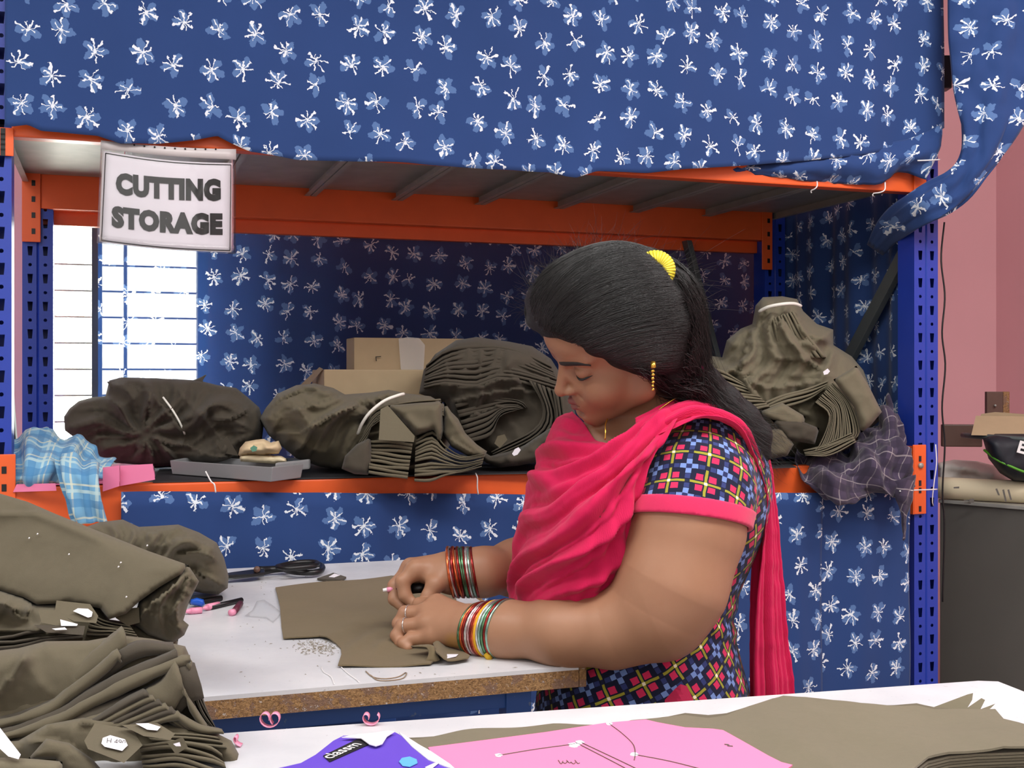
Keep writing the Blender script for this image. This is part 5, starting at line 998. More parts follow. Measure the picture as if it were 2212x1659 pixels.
def handN(p):
    w0 = P(1022, 1357, 1.84); mc = [(945, 1306, 1.905), (928, 1322, 1.888), (926, 1347, 1.868), (940, 1375, 1.852)]; d = None
    for m, r in zip(mc, (.0175, .0175, .0165, .0155)):
        c = cone(p, w0, P(*m), .029, r); d = c if d is None else smin(d, c, .016)
    fs = [([(945, 1306, 1.905), (906, 1306, 1.93), (890, 1326, 1.94), (893, 1344, 1.935)], (.0135, .0115, .0098, .008)), ([(928, 1322, 1.888), (876, 1325, 1.905), (861, 1347, 1.902), (866, 1366, 1.892)], (.0135, .0122, .0105, .0085)),
          ([(926, 1347, 1.868), (870, 1353, 1.882), (857, 1373, 1.878), (864, 1390, 1.868)], (.0132, .0118, .0102, .0083)), ([(940, 1375, 1.852), (888, 1381, 1.864), (872, 1390, 1.86), (880, 1399, 1.853)], (.0128, .0112, .0095, .0078))]
    fd = None
    for pts, r in fs: c = fing(p, pts, r); fd = c if fd is None else smin(fd, c, .0035)
    d = smin(d, fd, .009)
    d = smin(d, fing(p, [(985, 1335, 1.90), (945, 1318, 1.945), (912, 1318, 1.955), (893, 1322, 1.955)], (.02, .014, .0115, .009)), .01)
    return d
def handF(p):
    w0 = P(978, 1237, 1.985); mc = [(900, 1230, 1.965), (888, 1226, 1.988), (886, 1232, 2.01), (896, 1244, 2.03)]; d = None
    for m, r in zip(mc, (.0175, .017, .016, .015)):
        c = cone(p, w0, P(*m), .029, r); d = c if d is None else smin(d, c, .016)
    fs = [([(900, 1230, 1.965), (870, 1256, 1.955), (875, 1286, 1.95), (893, 1304, 1.946)], (.0145, .0125, .0108, .0085)), ([(886, 1229, 1.988), (853, 1266, 1.978), (852, 1294, 1.968), (872, 1314, 1.958)], (.0142, .0122, .0105, .0085)),
          ([(884, 1234, 2.01), (852, 1275, 2.0), (862, 1302, 1.992), (882, 1314, 1.985)], (.0135, .0115, .01, .008)), ([(896, 1246, 2.03), (872, 1284, 2.022), (884, 1304, 2.015), (896, 1312, 2.01)], (.012, .0105, .009, .0075))]
    fd = None
    for pts, r in fs: c = fing(p, pts, r); fd = c if fd is None else smin(fd, c, .003)
    d = smin(d, fd, .008)
    d = smin(d, fing(p, [(962, 1240, 1.965), (940, 1262, 1.945), (925, 1288, 1.938), (912, 1304, 1.936)], (.021, .0155, .0118, .009)), .014)
    return d
hN = cull(handN, P(935, 1345, 1.88), .10); hF = cull(handF, P(920, 1265, 1.975), .10)
def body_sd(p):
    d = smin(smax(trunk(p, -.012), (H - .22) - p[:, 2], .02), cone(p, neck_a, neck_b, .052, .058), .04); d = smin(d, cone(p, neck_b, P(1310, 985, 1.89), .05, .066), .04)
    a = chain(p, armN, rN, .03); f = chain(p, armF, rF, .03)
    d = smin(d, smin(a, f, .01), .012)
    hd = head_c(p); d = smin(d, hd, .018)
    d = smin(d, smin(hN(p), hF(p), .001), .012)
    return d
import time as _t; _t0 = _t.time()
lo_b = np.array([-.36, 1.60, .80]); hi_b = np.array([.47, 2.30, 1.56])
V, Fq = sdf_mesh(body_sd, lo_b, hi_b, .002)
# ---- skin tone, darker on the face and lids
col = np.tile(np.array(lin_c(166, 124, 97)[:3]), (len(V), 1)); q = ((V - HO) @ HR.T) / SH; s = q.copy(); s[:, 0] = np.abs(s[:, 0])
face = np.clip((.16 - nrm(V - HW(0, 1, -1))) / .02, 0, 1)[:, None]; col = col * (1 - face) + np.array(lin_c(152, 109, 82)[:3]) * face
inhead = nrm(q - np.array([0, 3, -2])) < 13
def blend(w, rgb): 
    global col
    w = (np.clip(w, 0, 1) * inhead)[:, None]; col = col * (1 - w) + np.array(lin_c(*rgb)[:3]) * w
sm = lambda d, a, b: np.clip((b - d) / (b - a), 0, 1)
lipd = np.minimum(cone(s, (0, 9.85, -5.9), (2.45, 7.95, -6.55), .62, .22), cone(s, (0, 9.65, -7.1), (2.3, 7.9, -6.8), .74, .25))
blend(sm(lipd, .1, .25) * .95, (128, 74, 74))
blend(sm(cone(s, (2.0, 7.9, -.9), (4.3, 7.3, -.9), .3, .25), 0, .5) * .35, (112, 74, 58))
blend(sm(np.hypot(q[:, 0], (q[:, 2] - 2.6) * .7), .32, .5) * (q[:, 1] > 6), (96, 24, 34))
yel = np.clip((.024 - nrm(V - P(985, 1392, 1.82))) / .012, 0, 1)[:, None] * .45; col = col * (1 - yel) + np.array(lin_c(196, 150, 60)[:3]) * yel
def skin_mat():
    t = NT('brown_skin'); vc = t.n('ShaderNodeVertexColor'); vc.layer_name = 'Col'
    c = t.mix(t.M('MULTIPLY', t.noise(60, 4, 'Pos'), .35), vc.outputs[0], lin_c(150, 104, 78)); 
    t.P(Base_Color=c, Roughness=t.M('MULTIPLY_ADD', t.noise(90, 2, 'Pos'), .15, .38)); t.b.inputs['Subsurface Weight'].default_value = .12; t.b.inputs['Subsurface Radius'].default_value = (.005, .0028, .0018); t.b.inputs['Subsurface Scale'].default_value = .5
    t.b.inputs['Specular IOR Level'].default_value = .4
    t.bump(t.noise(900, 2, 'Pos'), .06, .0006); return t.m
MA['skin'] = skin_mat()
body = mk_np('body', V, Fq, MA['skin'], wm, col=col)
# ---- eyes, lashes, brows
for sd in (1, -1):
    tube('eyelashes', [HW(sd * l, f, u) for l, f, u in ((1.75, 7.6, -.75), (2.4, 8.05, -1.05), (3.2, 8.22, -1.2), (4.0, 8.02, -1.1), (4.8, 7.35, -.8), (5.5, 6.75, -.45))], [.0006, .0014, .0019, .0019, .0014, .0005], MA['ink'], body, 6, res=20)
    br_ = [(1.15, 9.05, 1.55), (2.2, 8.75, 1.75), (3.4, 8.2, 1.95), (4.8, 7.3, 1.95), (6.0, 6.2, 1.5)]
    P5 = cr(np.array(br_), 12); n5 = np.array([0.3, .9, .25])
    G = np.array([[HW(sd * x[0], x[1] + .22, x[2] + w_ * o) for x, w_ in zip(P5, np.interp(np.linspace(0, 1, 12), [0, .15, .6, 1], [.25, .38, .32, .05]))] for o in (-1, -.5, 0, .5, 1)])
    nn5 = (HM @ np.array([sd * .3, .9, .2])); G[1:4] += nn5 * .0008
    thick('eyebrow', G, .0009, plain('brow_hair', (28, 22, 20), .7), body)
# ---- kurta
cutA, cutB, cutC = P(1368, 1096, 1.78), P(1600, 1130, 1.80), P(1482, 1084, 1.655)
cn = np.cross(cutB - cutA, cutC - cutA); cn /= np.linalg.norm(cn); cn = cn if cn[2] < 0 else -cn       # points down the arm
def sleeve(p, g=0.): return smin(chain(p, [P(1518, 996, 1.835), P(1502, 1060, 1.79), P(1484, 1135, 1.752)], [.072 + g, .086 + g, .0905 + g], .03), cone(p, P(1484, 1135, 1.752), P(1472, 1190, 1.745), .0905 + g, .092 + g), .01)
def wr(p): return .0025 * np.sin(p[:, 2] * 150 + np.sin(p[:, 0] * 40) * 1.6 + p[:, 1] * 30) * np.exp(-((p[:, 2] - P(0, 1340, 1.9)[2]) / .035) ** 2)
lowZ = .52
def kurta_sd(p):
    sk = np.clip((P(0, 1500, 1.93)[2] - p[:, 2]) / .5, 0, 1)
    pc = p.copy(); pc[:, 2] = np.maximum(pc[:, 2], P(0, 1525, 1.93)[2])
    d = trunk(pc, .004) - sk * .05 + wr(p)
    sl = smax(sleeve(p), (p - cutA) @ cn, .004); d = smin(d, sl, .02)
    slF = smax(chain(p, armF[:2], [.08, .074], .02), -(p[:, 2] - P(0, 1050, 2.1)[2]), .004); d = smin(d, slF, .02)
    d = smax(d, -sphere(p, P(1335, 890, 1.90), .135), .008); d = smax(d, -sphere(p, P(1322, 930, 1.80), .072), .01)
    d = smax(d, lowZ - p[:, 2], .003); d = smax(d, -(body_inner(p)), .001)
    return d
def body_inner(p): return trunk(p, -.05)
V, Fq = sdf_mesh(kurta_sd, (-.12, 1.60, lowZ - .02), (.50, 2.32, 1.30), .004)
ax_ = P(1395, 1230, 1.94); ang_ = np.arctan2(V[:, 0] - ax_[0], -(V[:, 1] - ax_[1])); uvk = np.c_[ang_ * .165, V[:, 2]]
c45 = math.radians(28); uvk = uvk @ np.array([[math.cos(c45), -math.sin(c45)], [math.sin(c45), math.cos(c45)]])
isl = (sleeve(V, .012) < 0) & (((V - cutA) @ cn) < .01); ad = armN[1] - armN[0]; ad /= np.linalg.norm(ad); sx_ = np.cross(ad, [0, 1., 0]); sx_ /= np.linalg.norm(sx_); rel = V - armN[0]; al = rel @ ad; lx = rel @ sx_; lz = rel @ np.cross(sx_, ad)
uvs = np.c_[np.arctan2(lx, lz * (-1 if np.cross(sx_, ad)[1] > 0 else 1)) * .09, al]; uvk[isl] = uvs[isl]
def kurta_mat():
    t = NT('checked_kurta_cotton'); M = t.M; uv = t.n('ShaderNodeUVMap'); uv.uv_map = 'UVMap'
    wn = t.n('ShaderNodeTexNoise'); wn.inputs['Scale'].default_value = 40; t.l(uv.outputs[0], wn.inputs['Vector']); ad2 = t.n('ShaderNodeVectorMath', operation='MULTIPLY_ADD'); t.l(wn.outputs['Color'], ad2.inputs[0]); ad2.inputs[1].default_value = (.004,) * 3; t.l(uv.outputs[0], ad2.inputs[2])
    mp = t.n('ShaderNodeMapping'); mp.inputs['Scale'].default_value = (1 / .052,) * 3; t.l(ad2.outputs[0], mp.inputs[0]); sx = t.n('ShaderNodeSeparateXYZ'); t.l(mp.outputs[0], sx.inputs[0])
    fx, fy = [M('FRACT', M('ADD', sx.outputs[k], 30.)) for k in (0, 1)]; da, db = [M('ABSOLUTE', M('SUBTRACT', f, .5)) for f in (fx, fy)]
    rng_ = lambda v, a, b: M('MULTIPLY', M('GREATER_THAN', v, a), M('LESS_THAN', v, b)); AND = lambda a, b: M('MULTIPLY', a, b); OR = lambda a, b: M('MAXIMUM', a, b)
    c = lin_c(20, 24, 50)
    c = t.mix(OR(AND(M('LESS_THAN', da, .07), rng_(db, .26, .42)), AND(M('LESS_THAN', db, .07), rng_(da, .26, .42))), c, lin_c(48, 58, 110))
    c = t.mix(OR(AND(M('LESS_THAN', da, .075), M('LESS_THAN', db, .24)), AND(M('LESS_THAN', db, .075), M('LESS_THAN', da, .24))), c, lin_c(112, 138, 196))
    c = t.mix(AND(M('LESS_THAN', da, .075), M('LESS_THAN', db, .075)), c, lin_c(36, 44, 88))
    c = t.mix(AND(rng_(da, .22, .42), rng_(db, .22, .42)), c, lin_c(200, 42, 88))
    ln = OR(M('GREATER_THAN', da, .462), M('GREATER_THAN', db, .462)); c = t.mix(ln, c, lin_c(150, 146, 48))
    seg = OR(AND(M('GREATER_THAN', da, .462), rng_(db, .0, .07)), AND(M('GREATER_THAN', db, .462), rng_(da, .0, .07))); c = t.mix(seg, c, lin_c(30, 34, 60))
    c = t.mix(AND(M('GREATER_THAN', da, .455), M('GREATER_THAN', db, .455)), c, lin_c(236, 228, 200))
    t.P(Base_Color=c, Roughness=.85); t.b.inputs['Sheen Weight'].default_value = .1; t.b.inputs['Specular IOR Level'].default_value = .2; t.bump(M('ADD', t.noise(800, 2, 'Pos'), M('MULTIPLY', t.noise(30, 3, 'Pos'), 3.)), .15, .002); return t.m
mk_np('kurta', V, Fq, kurta_mat(), wm, uv=uvk)
pinkc = cloth('pink_cotton_trim', (206, 48, 92), .1, .2)
def band_sd(p): return smax(smax(sleeve(p, .0035), -sleeve(p, -.004), .001), np.abs((p - cutA) @ cn - .002) - .0135, .002)
V, Fq = sdf_mesh(band_sd, (.05, 1.60, .9), (.45, 1.95, 1.2), .003); mk_np('sleeve_band', V, Fq, pinkc, wm)
# trousers and feet
def legs(p):
    d = None
    for sx_, yy in ((.02, 1.87), (.02, 2.02)):
        c = chain(p, [np.array([.24, yy, .66]), np.array([.22, yy, .45]), np.array([.25, yy, .09])], [.09, .08, .055], .03); d = c if d is None else smin(d, c, .02)
        d = smin(d, cone(p, np.array([.25, yy, .05]), np.array([.08, yy, .035]), .045, .03), .02)
    return smax(d, -p[:, 2], .002)
V, Fq = sdf_mesh(legs, (0, 1.7, -.02), (.4, 2.2, .92), .007); mk_np('trousers', V, Fq, pinkc, wm)
piece('trouser_gather', [(1436, 1512), (1458, 1488), (1470, 1478), (1484, 1482), (1498, 1512), (1498, 1535), (1436, 1535)], lambda x, y: 1.738 + np.abs(x - 1468) * .0003, pinkc, wm, .003)
# ---- dupatta
def dup_mat():
    t = NT('pink_crinkled_cotton'); n1 = t.noise(14, 4, 'Pos'); c = t.mix(n1, lin_c(202, 22, 78), lin_c(226, 44, 98)); tr = t.n('ShaderNodeBsdfTranslucent'); tr.inputs[0].default_value = lin_c(240, 60, 110)
    wv = t.n('ShaderNodeTexWave'); wv.inputs['Scale'].default_value = 130; wv.inputs['Distortion'].default_value = 6; wv.inputs['Detail'].default_value = 2; t.l(t.coord('UV'), wv.inputs['Vector'])
    t.P(Base_Color=c, Roughness=.85); t.b.inputs['Sheen Weight'].default_value = .12; t.b.inputs['Specular IOR Level'].default_value = .15; t.bump(t.M('ADD', wv.outputs['Fac'], t.noise(500, 2, 'Pos')), .22, .001)
    mx = t.n('ShaderNodeMixShader'); mx.inputs[0].default_value = .15; t.l(t.b.outputs[0], mx.inputs[1]); t.l(tr.outputs[0], mx.inputs[2]); t.l(mx.outputs[0], t.out.inputs[0]); return t.m
MA['dup'] = dup_mat()
rows = [[(1470, 870, 1.80), (1420, 888, 1.775), (1362, 925, 1.765), (1318, 958, 1.775), (1288, 952, 1.81), (1262, 915, 1.87), (1240, 893, 1.93), (1236, 890, 2.02)],
        [(1462, 912, 1.745), (1415, 935, 1.735), (1362, 975, 1.732), (1310, 1000, 1.745), (1262, 985, 1.79), (1222, 945, 1.86), (1203, 915, 1.94), (1206, 905, 2.05)],
        [(1408, 985, 1.725), (1375, 1010, 1.715), (1325, 1045, 1.712), (1270, 1060, 1.728), (1222, 1040, 1.78), (1190, 1000, 1.86), (1172, 970, 1.95), (1182, 960, 2.06)],
        [(1374, 1065, 1.72), (1340, 1090, 1.705), (1290, 1120, 1.70), (1238, 1130, 1.72), (1190, 1115, 1.775), (1160, 1080, 1.86), (1148, 1055, 1.95), (1162, 1050, 2.06)],
        [(1350, 1175, 1.745), (1320, 1190, 1.728), (1270, 1205, 1.722), (1215, 1210, 1.738), (1165, 1200, 1.79), (1132, 1180, 1.87), (1120, 1160, 1.96), (1140, 1155, 2.06)],
        [(1318, 1292, 1.775), (1295, 1294, 1.758), (1250, 1298, 1.75), (1205, 1302, 1.76), (1155, 1304, 1.80), (1120, 1303, 1.87), (1102, 1300, 1.95), (1125, 1300, 2.05)]]
def dfold(u, v):
    w_ = .85 * v - .95 * u + .25 * u * u; ph = w_ + .03 * np.sin(8 * u + 5 * v) + .012 * np.sin(21 * v - 9 * u)
    a = (.5 + .5 * np.sin(2 * math.pi * 5.3 * ph)) ** 1.8; b = (.5 + .5 * np.sin(2 * math.pi * 12.1 * ph + 2 * u)) ** 2
    cowl = (.5 + .5 * np.sin(2 * math.pi * 5 * (v - .5 * u * (1 - u)) + 1)) ** 2 * np.exp(-((u - .55) / .22) ** 2) * np.exp(-((v - .3) / .28) ** 2)
    ed = np.clip(np.minimum(v, 1 - v) * 10, .15, 1); far = np.clip((.86 - u) * 4, .06, 1) * np.clip(u * 14, .25, 1)
    pleat = (.5 + .5 * np.sin(2 * math.pi * (16 * u + .8 * v))) * np.clip((.22 - u) * 8, 0, 1) * np.clip(v * 3, 0, 1)
    return (.019 * a + .006 * b - .007 + .012 * cowl) * ed * far + .008 * pleat
loft('scarf', rows, 150, 130, MA['dup'], wm, .0012, .0025, 26, fold=dfold)
trow = [[(1372, 905, 1.772), (1376, 930, 1.755), (1390, 955, 1.738)], [(1430, 878, 1.795), (1445, 900, 1.752), (1452, 930, 1.735)], [(1490, 868, 1.835), (1500, 882, 1.77), (1510, 910, 1.742)], [(1550, 876, 1.87), (1556, 892, 1.79), (1562, 912, 1.752)], [(1605, 910, 1.89), (1604, 922, 1.81), (1600, 940, 1.772)], [(1642, 965, 1.905), (1634, 985, 1.84), (1624, 1000, 1.80)],
        [(1660, 1040, 1.915), (1654, 1052, 1.87), (1644, 1065, 1.835)], [(1672, 1150, 1.92), (1660, 1150, 1.87), (1643, 1150, 1.855)], [(1684, 1280, 1.92), (1660, 1280, 1.87), (1632, 1280, 1.86)], [(1696, 1400, 1.92), (1662, 1400, 1.87), (1628, 1400, 1.865)], [(1712, 1520, 1.92), (1668, 1520, 1.87), (1628, 1520, 1.865)], [(1716, 1600, 1.92), (1670, 1600, 1.87), (1628, 1600, 1.865)]]
loft('scarf_tail', trow, 60, 170, MA['dup'], wm, .0012, .002, 30, fold=lambda u, v: (.006 * np.sin(2 * math.pi * (3.2 * u + .3 * v)) + .003 * np.sin(2 * math.pi * 7 * u + 3 * v)) * np.clip(v * 8, .3, 1))
loft('scarf_tail', [[(1646, 1060, 1.90), (1660, 1060, 1.915)], [(1628, 1200, 1.90), (1655, 1200, 1.925)], [(1622, 1350, 1.90), (1660, 1350, 1.93)], [(1622, 1540, 1.90), (1665, 1540, 1.93)]], 24, 40, MA['dup'], wm, .0012, .002, 30, fold=lambda u, v: .004 * np.sin(14 * u))
# ---- hair
def E(px, py, d): return P(px, py, d)
hl_a, hl_b = P(1148, 714, 1.75), P(1405, 826, 1.75); hd_ = hl_b - hl_a; hn = np.array([hd_[2], 0, -hd_[0]]); hn /= np.linalg.norm(hn); hn = hn if hn[2] < 0 else -hn
def hair_sd(p):
    d = ell(p, E(1325, 672, 1.815), (.125, .112, .099)); d = smin(d, ell(p, E(1225, 668, 1.80), (.058, .075, .062)), .04)
    d = smin(d, ell(p, E(1415, 700, 1.84), (.068, .095, .088)), .04); d = smin(d, ell(p, E(1440, 775, 1.845), (.052, .07, .058)), .03)
    d = smin(d, ell(p, E(1340, 760, 1.765), (.075, .035, .045)), .03)
    d = smin(d, ell(((p - HO) @ HR.T) / SH, np.array([0, -.9, 3.9]), (8.7, 10.7, 9.9)) * SH, .02)
    cut = (p - hl_a) @ hn + np.where(p[:, 0] > hl_b[0], -(p[:, 0] - hl_b[0]) * .9, 0); d = smax(d, cut, .022)
    d = smin(d, chain(p, [E(1455, 790, 1.845), E(1495, 815, 1.85), E(1540, 860, 1.86), E(1590, 905, 1.865), E(1630, 940, 1.87), E(1655, 985, 1.87)], [.042, .028, .028, .027, .02, .008], .03), .025)
    n = np.sin(p[:, 0] * 210 + p[:, 2] * 160 + 3 * np.sin(p[:, 2] * 40)) * .0009 + np.sin(p[:, 0] * 70 - p[:, 2] * 120 + p[:, 1] * 60) * .0015
    return d + n * HN[0]
HN = [1.]
V, Fq = sdf_mesh(hair_sd, (-.02, 1.62, 1.05), (.46, 2.05, 1.52), .003)
def hair_mat():
    t = NT('black_hair'); t.P(Base_Color=lin_c(17, 15, 16), Roughness=.6); t.b.inputs['Specular IOR Level'].default_value = .3
    n = t.n('ShaderNodeTexNoise'); n.inputs['Scale'].default_value = 1; n.inputs['Detail'].default_value = 4; mp = t.n('ShaderNodeMapping'); mp.inputs['Scale'].default_value = (120, 400, 900); mp.inputs['Rotation'].default_value = (0, .5, 0); t.l(t.coord('Pos'), mp.inputs[0]); t.l(mp.outputs[0], n.inputs['Vector']); t.bump(n.outputs['Fac'], .5, .002); return t.m
MA['hair'] = hair_mat(); hair = mk_np('hair', V, Fq, MA['hair'], wm)
def hgrad(p, e=.002): return np.stack([hair_sd(p + np.eye(3)[a] * e) - hair_sd(p - np.eye(3)[a] * e) for a in range(3)], 1) / (2 * e)
def onhair(p, off):
    for _ in range(3):
        g = hgrad(p); g /= nrm(g)[:, None] + 1e-9; p = p - g * (hair_sd(p) - off)[:, None] * .9
    return p
HN[0] = 0.
rg = np.random.RandomState(3); SV = []; SF = []; NS = [0]
def strands(S, C, T, n, npt, off, jit, r, fly=0.):
    """n strands from start curve S via C to T (arrays of px,py,d), laid on the hair surface"""
    t = np.linspace(0, 1, npt); rows_ = []
    for k in range(n):
        a = rg.uniform(0, 1); f = lambda cv: np.array([np.interp(a, np.linspace(0, 1, len(cv)), np.array(cv, float)[:, i]) for i in range(3)]); s0, c0, e0 = f(S), f(C), f(T)
        s0 = s0 + np.r_[rg.normal(size=2) * jit, 0]; c0 = c0 + np.r_[rg.normal(size=2) * jit * 1.4, 0]; e0 = e0 + np.r_[rg.normal(size=2) * jit * .8, 0]
        rows_.append(PA(((1 - t) ** 2)[:, None] * s0 + (2 * t * (1 - t))[:, None] * c0 + (t ** 2)[:, None] * e0))
    A = np.array(rows_); shp = A.shape; ofs = np.repeat(rg.uniform(.0002, off, n), npt); B = onhair(A.reshape(-1, 3), ofs).reshape(shp)
    if fly: B = B + (rg.normal(size=(n, 1, 3)) * fly) * (t[None, :, None] ** 2) + (np.sin(t * 9)[None, :, None] * rg.normal(size=(n, 1, 3)) * fly * .3)
    add_strands(B, r * rg.uniform(.6, 1.2, n))
def add_strands(B, r):
    n, m = B.shape[:2]; tn = np.gradient(B, axis=1); tn /= nrm(tn)[..., None] + 1e-9; x = np.cross(tn, np.array([.3, -.9, .2])); x /= nrm(x)[..., None] + 1e-9; y = np.cross(tn, x); w_ = np.linspace(1, .35, m)[None, :, None] * np.asarray(r)[:, None, None]
    V = np.stack([B + w_ * (math.cos(2.094 * k) * x + math.sin(2.094 * k) * y) for k in range(3)], 2).reshape(-1, 3)
    i = np.arange(m - 1)[:, None]; k = np.arange(3)[None]; q = np.stack([i * 3 + k, i * 3 + (k + 1) % 3, (i + 1) * 3 + (k + 1) % 3, (i + 1) * 3 + k], -1).reshape(-1, 4)
    SF.append((q[None] + (NS[0] + np.arange(n) * m * 3)[:, None, None]).reshape(-1, 4)); SV.append(V); NS[0] += len(V)
def add_strand(p, r): add_strands(p[None], [r])
front = [(1158, 700, 1.74), (1190, 735, 1.70), (1240, 765, 1.69), (1300, 790, 1.69), (1360, 806, 1.70), (1405, 820, 1.72)]
strands(front, [(1200, 600, 1.70), (1260, 640, 1.69), (1320, 690, 1.69), (1370, 720, 1.70), (1400, 750, 1.72), (1430, 780, 1.74)], [(1400, 575, 1.76), (1430, 620, 1.74), (1460, 680, 1.75), (1470, 720, 1.76), (1480, 760, 1.77), (1490, 800, 1.78)], 2600, 12, .004, 12, .00034)
strands([(1175, 720, 1.72), (1155, 690, 1.74), (1150, 640, 1.76), (1180, 580, 1.77), (1240, 545, 1.77)], [(1210, 620, 1.71), (1200, 590, 1.73), (1230, 555, 1.73), (1280, 535, 1.75), (1330, 525, 1.76)], [(1400, 580, 1.75), (1390, 565, 1.76), (1410, 570, 1.77), (1425, 580, 1.79), (1435, 590, 1.80)], 1300, 12, .004, 10, .00034)
strands([(1150, 690, 1.83), (1155, 640, 1.84), (1180, 580, 1.85), (1240, 545, 1.86)], [(1190, 590, 1.83), (1230, 550, 1.84), (1270, 530, 1.85), (1320, 520, 1.86)], [(1380, 560, 1.84), (1410, 560, 1.85), (1440, 580, 1.87), (1460, 620, 1.87)], 900, 12, .004, 10, .00034)
strands([(1380, 550, 1.80), (1440, 590, 1.80), (1470, 640, 1.80)], [(1450, 600, 1.80), (1490, 650, 1.80), (1500, 700, 1.81)], [(1500, 700, 1.82), (1510, 760, 1.82), (1515, 800, 1.82)], 700, 12, .005, 9, .00034, .004)
strands([(1440, 600, 1.76), (1470, 700, 1.77), (1470, 780, 1.78)], [(1490, 700, 1.79), (1500, 780, 1.8), (1500, 820, 1.8)], [(1520, 830, 1.82), (1560, 880, 1.82), (1640, 960, 1.84)], 900, 14, .009, 11, .00032, .01)
strands([(1470, 800, 1.80), (1490, 830, 1.81), (1450, 840, 1.81)], [(1540, 850, 1.82), (1560, 890, 1.82), (1540, 900, 1.83)], [(1650, 970, 1.84), (1630, 990, 1.84), (1600, 960, 1.84)], 1200, 14, .014, 18, .0003, .022)
strands([(1405, 826, 1.73), (1380, 815, 1.71), (1420, 830, 1.74)], [(1400, 850, 1.74), (1420, 850, 1.76), (1440, 850, 1.78)], [(1440, 870, 1.80), (1460, 870, 1.81), (1480, 880, 1.82)], 160, 10, .008, 9, .0004, .01)
_hs = hair_sd
def hair_sd(p): return np.minimum(_hs(p), head_sd(p))
strands([(1165, 735, 1.72), (1200, 760, 1.69), (1250, 785, 1.68), (1310, 803, 1.68), (1365, 818, 1.69), (1400, 838, 1.71)], [(1175, 715, 1.72), (1225, 745, 1.69), (1285, 770, 1.68), (1340, 785, 1.68), (1385, 795, 1.69), (1420, 815, 1.71)], [(1210, 690, 1.71), (1270, 725, 1.69), (1330, 750, 1.68), (1380, 765, 1.68), (1420, 775, 1.70), (1450, 800, 1.72)], 420, 10, .0016, 7, .0003)
strands([(1375, 820, 1.69), (1395, 845, 1.71), (1385, 835, 1.70)], [(1380, 800, 1.69), (1400, 820, 1.71), (1410, 800, 1.71)], [(1400, 780, 1.69), (1420, 800, 1.71), (1430, 790, 1.71)], 110, 10, .002, 6, .0003)
hair_sd = _hs
# fly-away strands around the outline
for k in range(420):
    a = rg.uniform(math.pi * .52, math.pi * 1.02) if k < 300 else rg.uniform(0, math.pi * .5); p0 = onhair(P(1325 + 190 * math.cos(a), 672 - 150 * math.sin(a), 1.815 + rg.normal() * .03)[None], 0.)[0]
    dr = np.array([math.cos(a) + .5 + rg.normal() * .5, rg.normal() * .4, math.sin(a) + rg.normal() * .6]); L_ = rg.uniform(.008, .03); c = rg.normal(size=3) * .012; t = np.linspace(0, 1, 7)[:, None]; add_strand(p0 + dr * t * L_ + c * t * t, .00022)
t = NT('black_hair_strand'); t.P(Base_Color=t.mix(t.noise(60, 3, 'Pos'), lin_c(12, 11, 12), lin_c(30, 27, 26)), Roughness=.38); t.b.inputs['Specular IOR Level'].default_value = .6
mk_np('hair_strands', np.vstack(SV), np.vstack(SF), t.m, wm)
# flower clip, gold clip, hair tie, earring, chain
yl = plain('yellow_beads', (226, 208, 60), .5, var=.15, scale=60); gold = plain('gold', (214, 168, 72), .25, .9, var=.1)
cc = P(1418, 585, 1.745); clip = thing('x', None, None, cc); bpy.data.objects.remove(clip)
fc = mk('hair_flower', boxv(cc - .004, (.008, 0, 0), (0, .008, 0), (0, 0, .008)), BOXF, yl, wm)
for k in range(15):
    a = math.radians(118 - k * 10.5); r0 = .010; r1 = .031 - .004 * (k / 14)
    for dd in (0, .009): tube('petal', [cc + np.array([math.cos(a) * r0, dd - .006, math.sin(a) * r0]), cc + np.array([math.cos(a) * r1, dd, math.sin(a) * r1])], [.0016, .0026], yl, fc, 6)
tube('hair_clip', PA([(1432, 612, 1.75), (1440, 600, 1.745), (1452, 602, 1.75), (1456, 616, 1.75), (1446, 622, 1.75), (1450, 612, 1.75)]), .0018, gold, wm, 6, res=20)
tube('hair_tie', PA([(1492, 775, 1.80), (1506, 785, 1.795), (1512, 800, 1.80), (1500, 812, 1.80)]), .008, cloth('magenta_band', (190, 40, 110)), wm, 8, res=14)
er = tube('earring', PA([(1411, 783, 1.715), (1411, 790, 1.712), (1412, 795, 1.712)]), .004, gold, wm, 8)
for k in range(6): tube('bead', PA([(1409 + 3 * (k % 2), 799 + k * 8, 1.713), (1411 - 2 * (k % 2), 804 + k * 8, 1.713)]), .0028 - .0002 * k, gold, er, 6)
tube('necklace', PA([(1493, 848, 1.83), (1460, 860, 1.80), (1430, 880, 1.785), (1395, 905, 1.778)]), .0011, gold, wm, 5, res=20); tube('necklace', PA([(1312, 905, 1.80), (1308, 918, 1.79), (1308, 935, 1.782), (1307, 950, 1.78)]), .0011, gold, wm, 5, res=14)
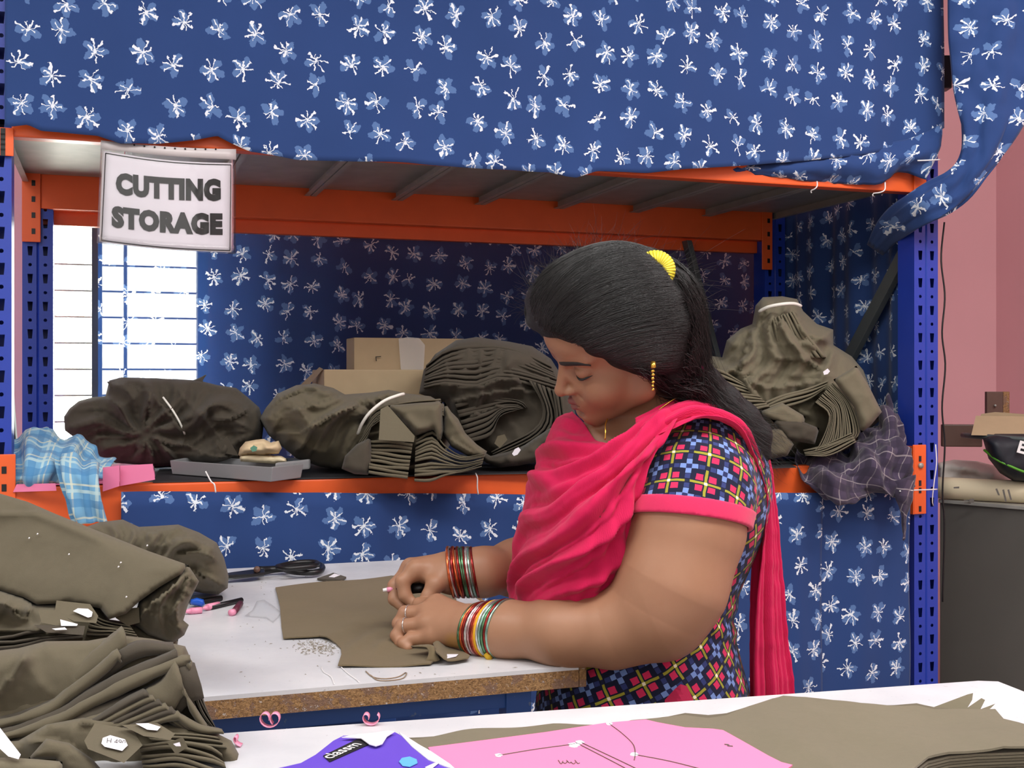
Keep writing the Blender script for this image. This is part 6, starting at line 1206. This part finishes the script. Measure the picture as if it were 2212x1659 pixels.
# ---- bangles and rings
def met(nm, rgb, r=.22, m=.85): return plain(nm, rgb, r, m, var=.25, scale=200)
bm_ = [met('silver_bangle', (214, 210, 206)), met('green_bangle', (96, 140, 104)), met('red_bangle', (150, 52, 48)), met('pink_bangle', (206, 160, 160)), met('orange_bangle', (214, 110, 66)), met('mint_bangle', (150, 186, 172))]
def ring(name, c, ax, R_, r, mat, par, up=(0, 0, 1), sq=1., n=36, m=8):
    ax = np.asarray(ax, float); ax /= np.linalg.norm(ax); x = np.cross(ax, up); x /= np.linalg.norm(x); y = np.cross(x, ax)
    return tube(name, [c + R_ * (math.cos(t) * x * sq + math.sin(t) * y) for t in np.linspace(0, 2 * math.pi, n, endpoint=False)], r, mat, par, m, closed=True)
ax1 = armN[7] - armN[6]; ax1 = ax1 / np.linalg.norm(ax1); tl = np.array([0, .28, .16]); order = [1, 4, 2, 0, 3, 2, 4, None, 0, 5, 1, 2, 5]
for k, o in enumerate(order):
    f = k / (len(order) - 1); c = P(1027 + f * 64, 1358, 1.838 - f * .024)
    if o is None: ring('yellow_thread', c, ax1 + tl, .0435, .0026, plain('turmeric_thread', (226, 170, 30), .8), wm)
    else: ring('bangle', c, ax1 + tl + np.array([0, .03 * math.sin(k), .03 * math.cos(2 * k)]), .0405 + .005 * f, .0024, bm_[o], wm)
tube('thread_knot', PA([(1050, 1412, 1.795), (1054, 1418, 1.793), (1058, 1424, 1.795)]), .005, plain('turmeric_knot', (206, 164, 40), .9, bump=.4, bscale=300.), wm, 6)
ax2 = armF[5] - armF[4]; ax2 = ax2 / np.linalg.norm(ax2)
for k, o in enumerate([4, 0, 2, 4, 2, 1, 1, 2, 0, 5, 2]):
    f = k / 10; ring('bangle', P(974 + f * 52, 1236, 1.983 + f * .014), ax2 + np.array([0, .30, -.22]) + np.array([0, .04 * math.sin(k), .03 * math.cos(3 * k)]), .0425, .0024, bm_[o], wm)
ring('finger_ring', P(884, 1325, 1.902), P(860, 1326, 1.91) - P(928, 1322, 1.888), .0135, .0011, bm_[0], wm, n=20, m=6); ring('finger_ring', P(877, 1352, 1.88), P(866, 1353, 1.884) - P(926, 1347, 1.868), .0132, .0011, bm_[0], wm, n=20, m=6)
# ---- the pencil in the far hand
pn = thing('marking_pencil', 'pink and black marking pencil held in the woman\'s far hand', 'pencil', P(880, 1272, 1.97))
tube('lead_tip', PA([(827, 1275, 1.965), (836, 1274, 1.966)]), [.0028, .0036], MA['zip'], pn, 10); tube('pink_end', PA([(836, 1274, 1.966), (850, 1272, 1.968)]), .0042, MA['pinkplastic'], pn, 10); tube('barrel', PA([(850, 1272, 1.968), (888, 1270, 1.972)]), .0046, MA['black'], pn, 10); tube('grip', PA([(886, 1272, 1.972), (930, 1268, 1.98)]), .0088, MA['black'], pn, 12)
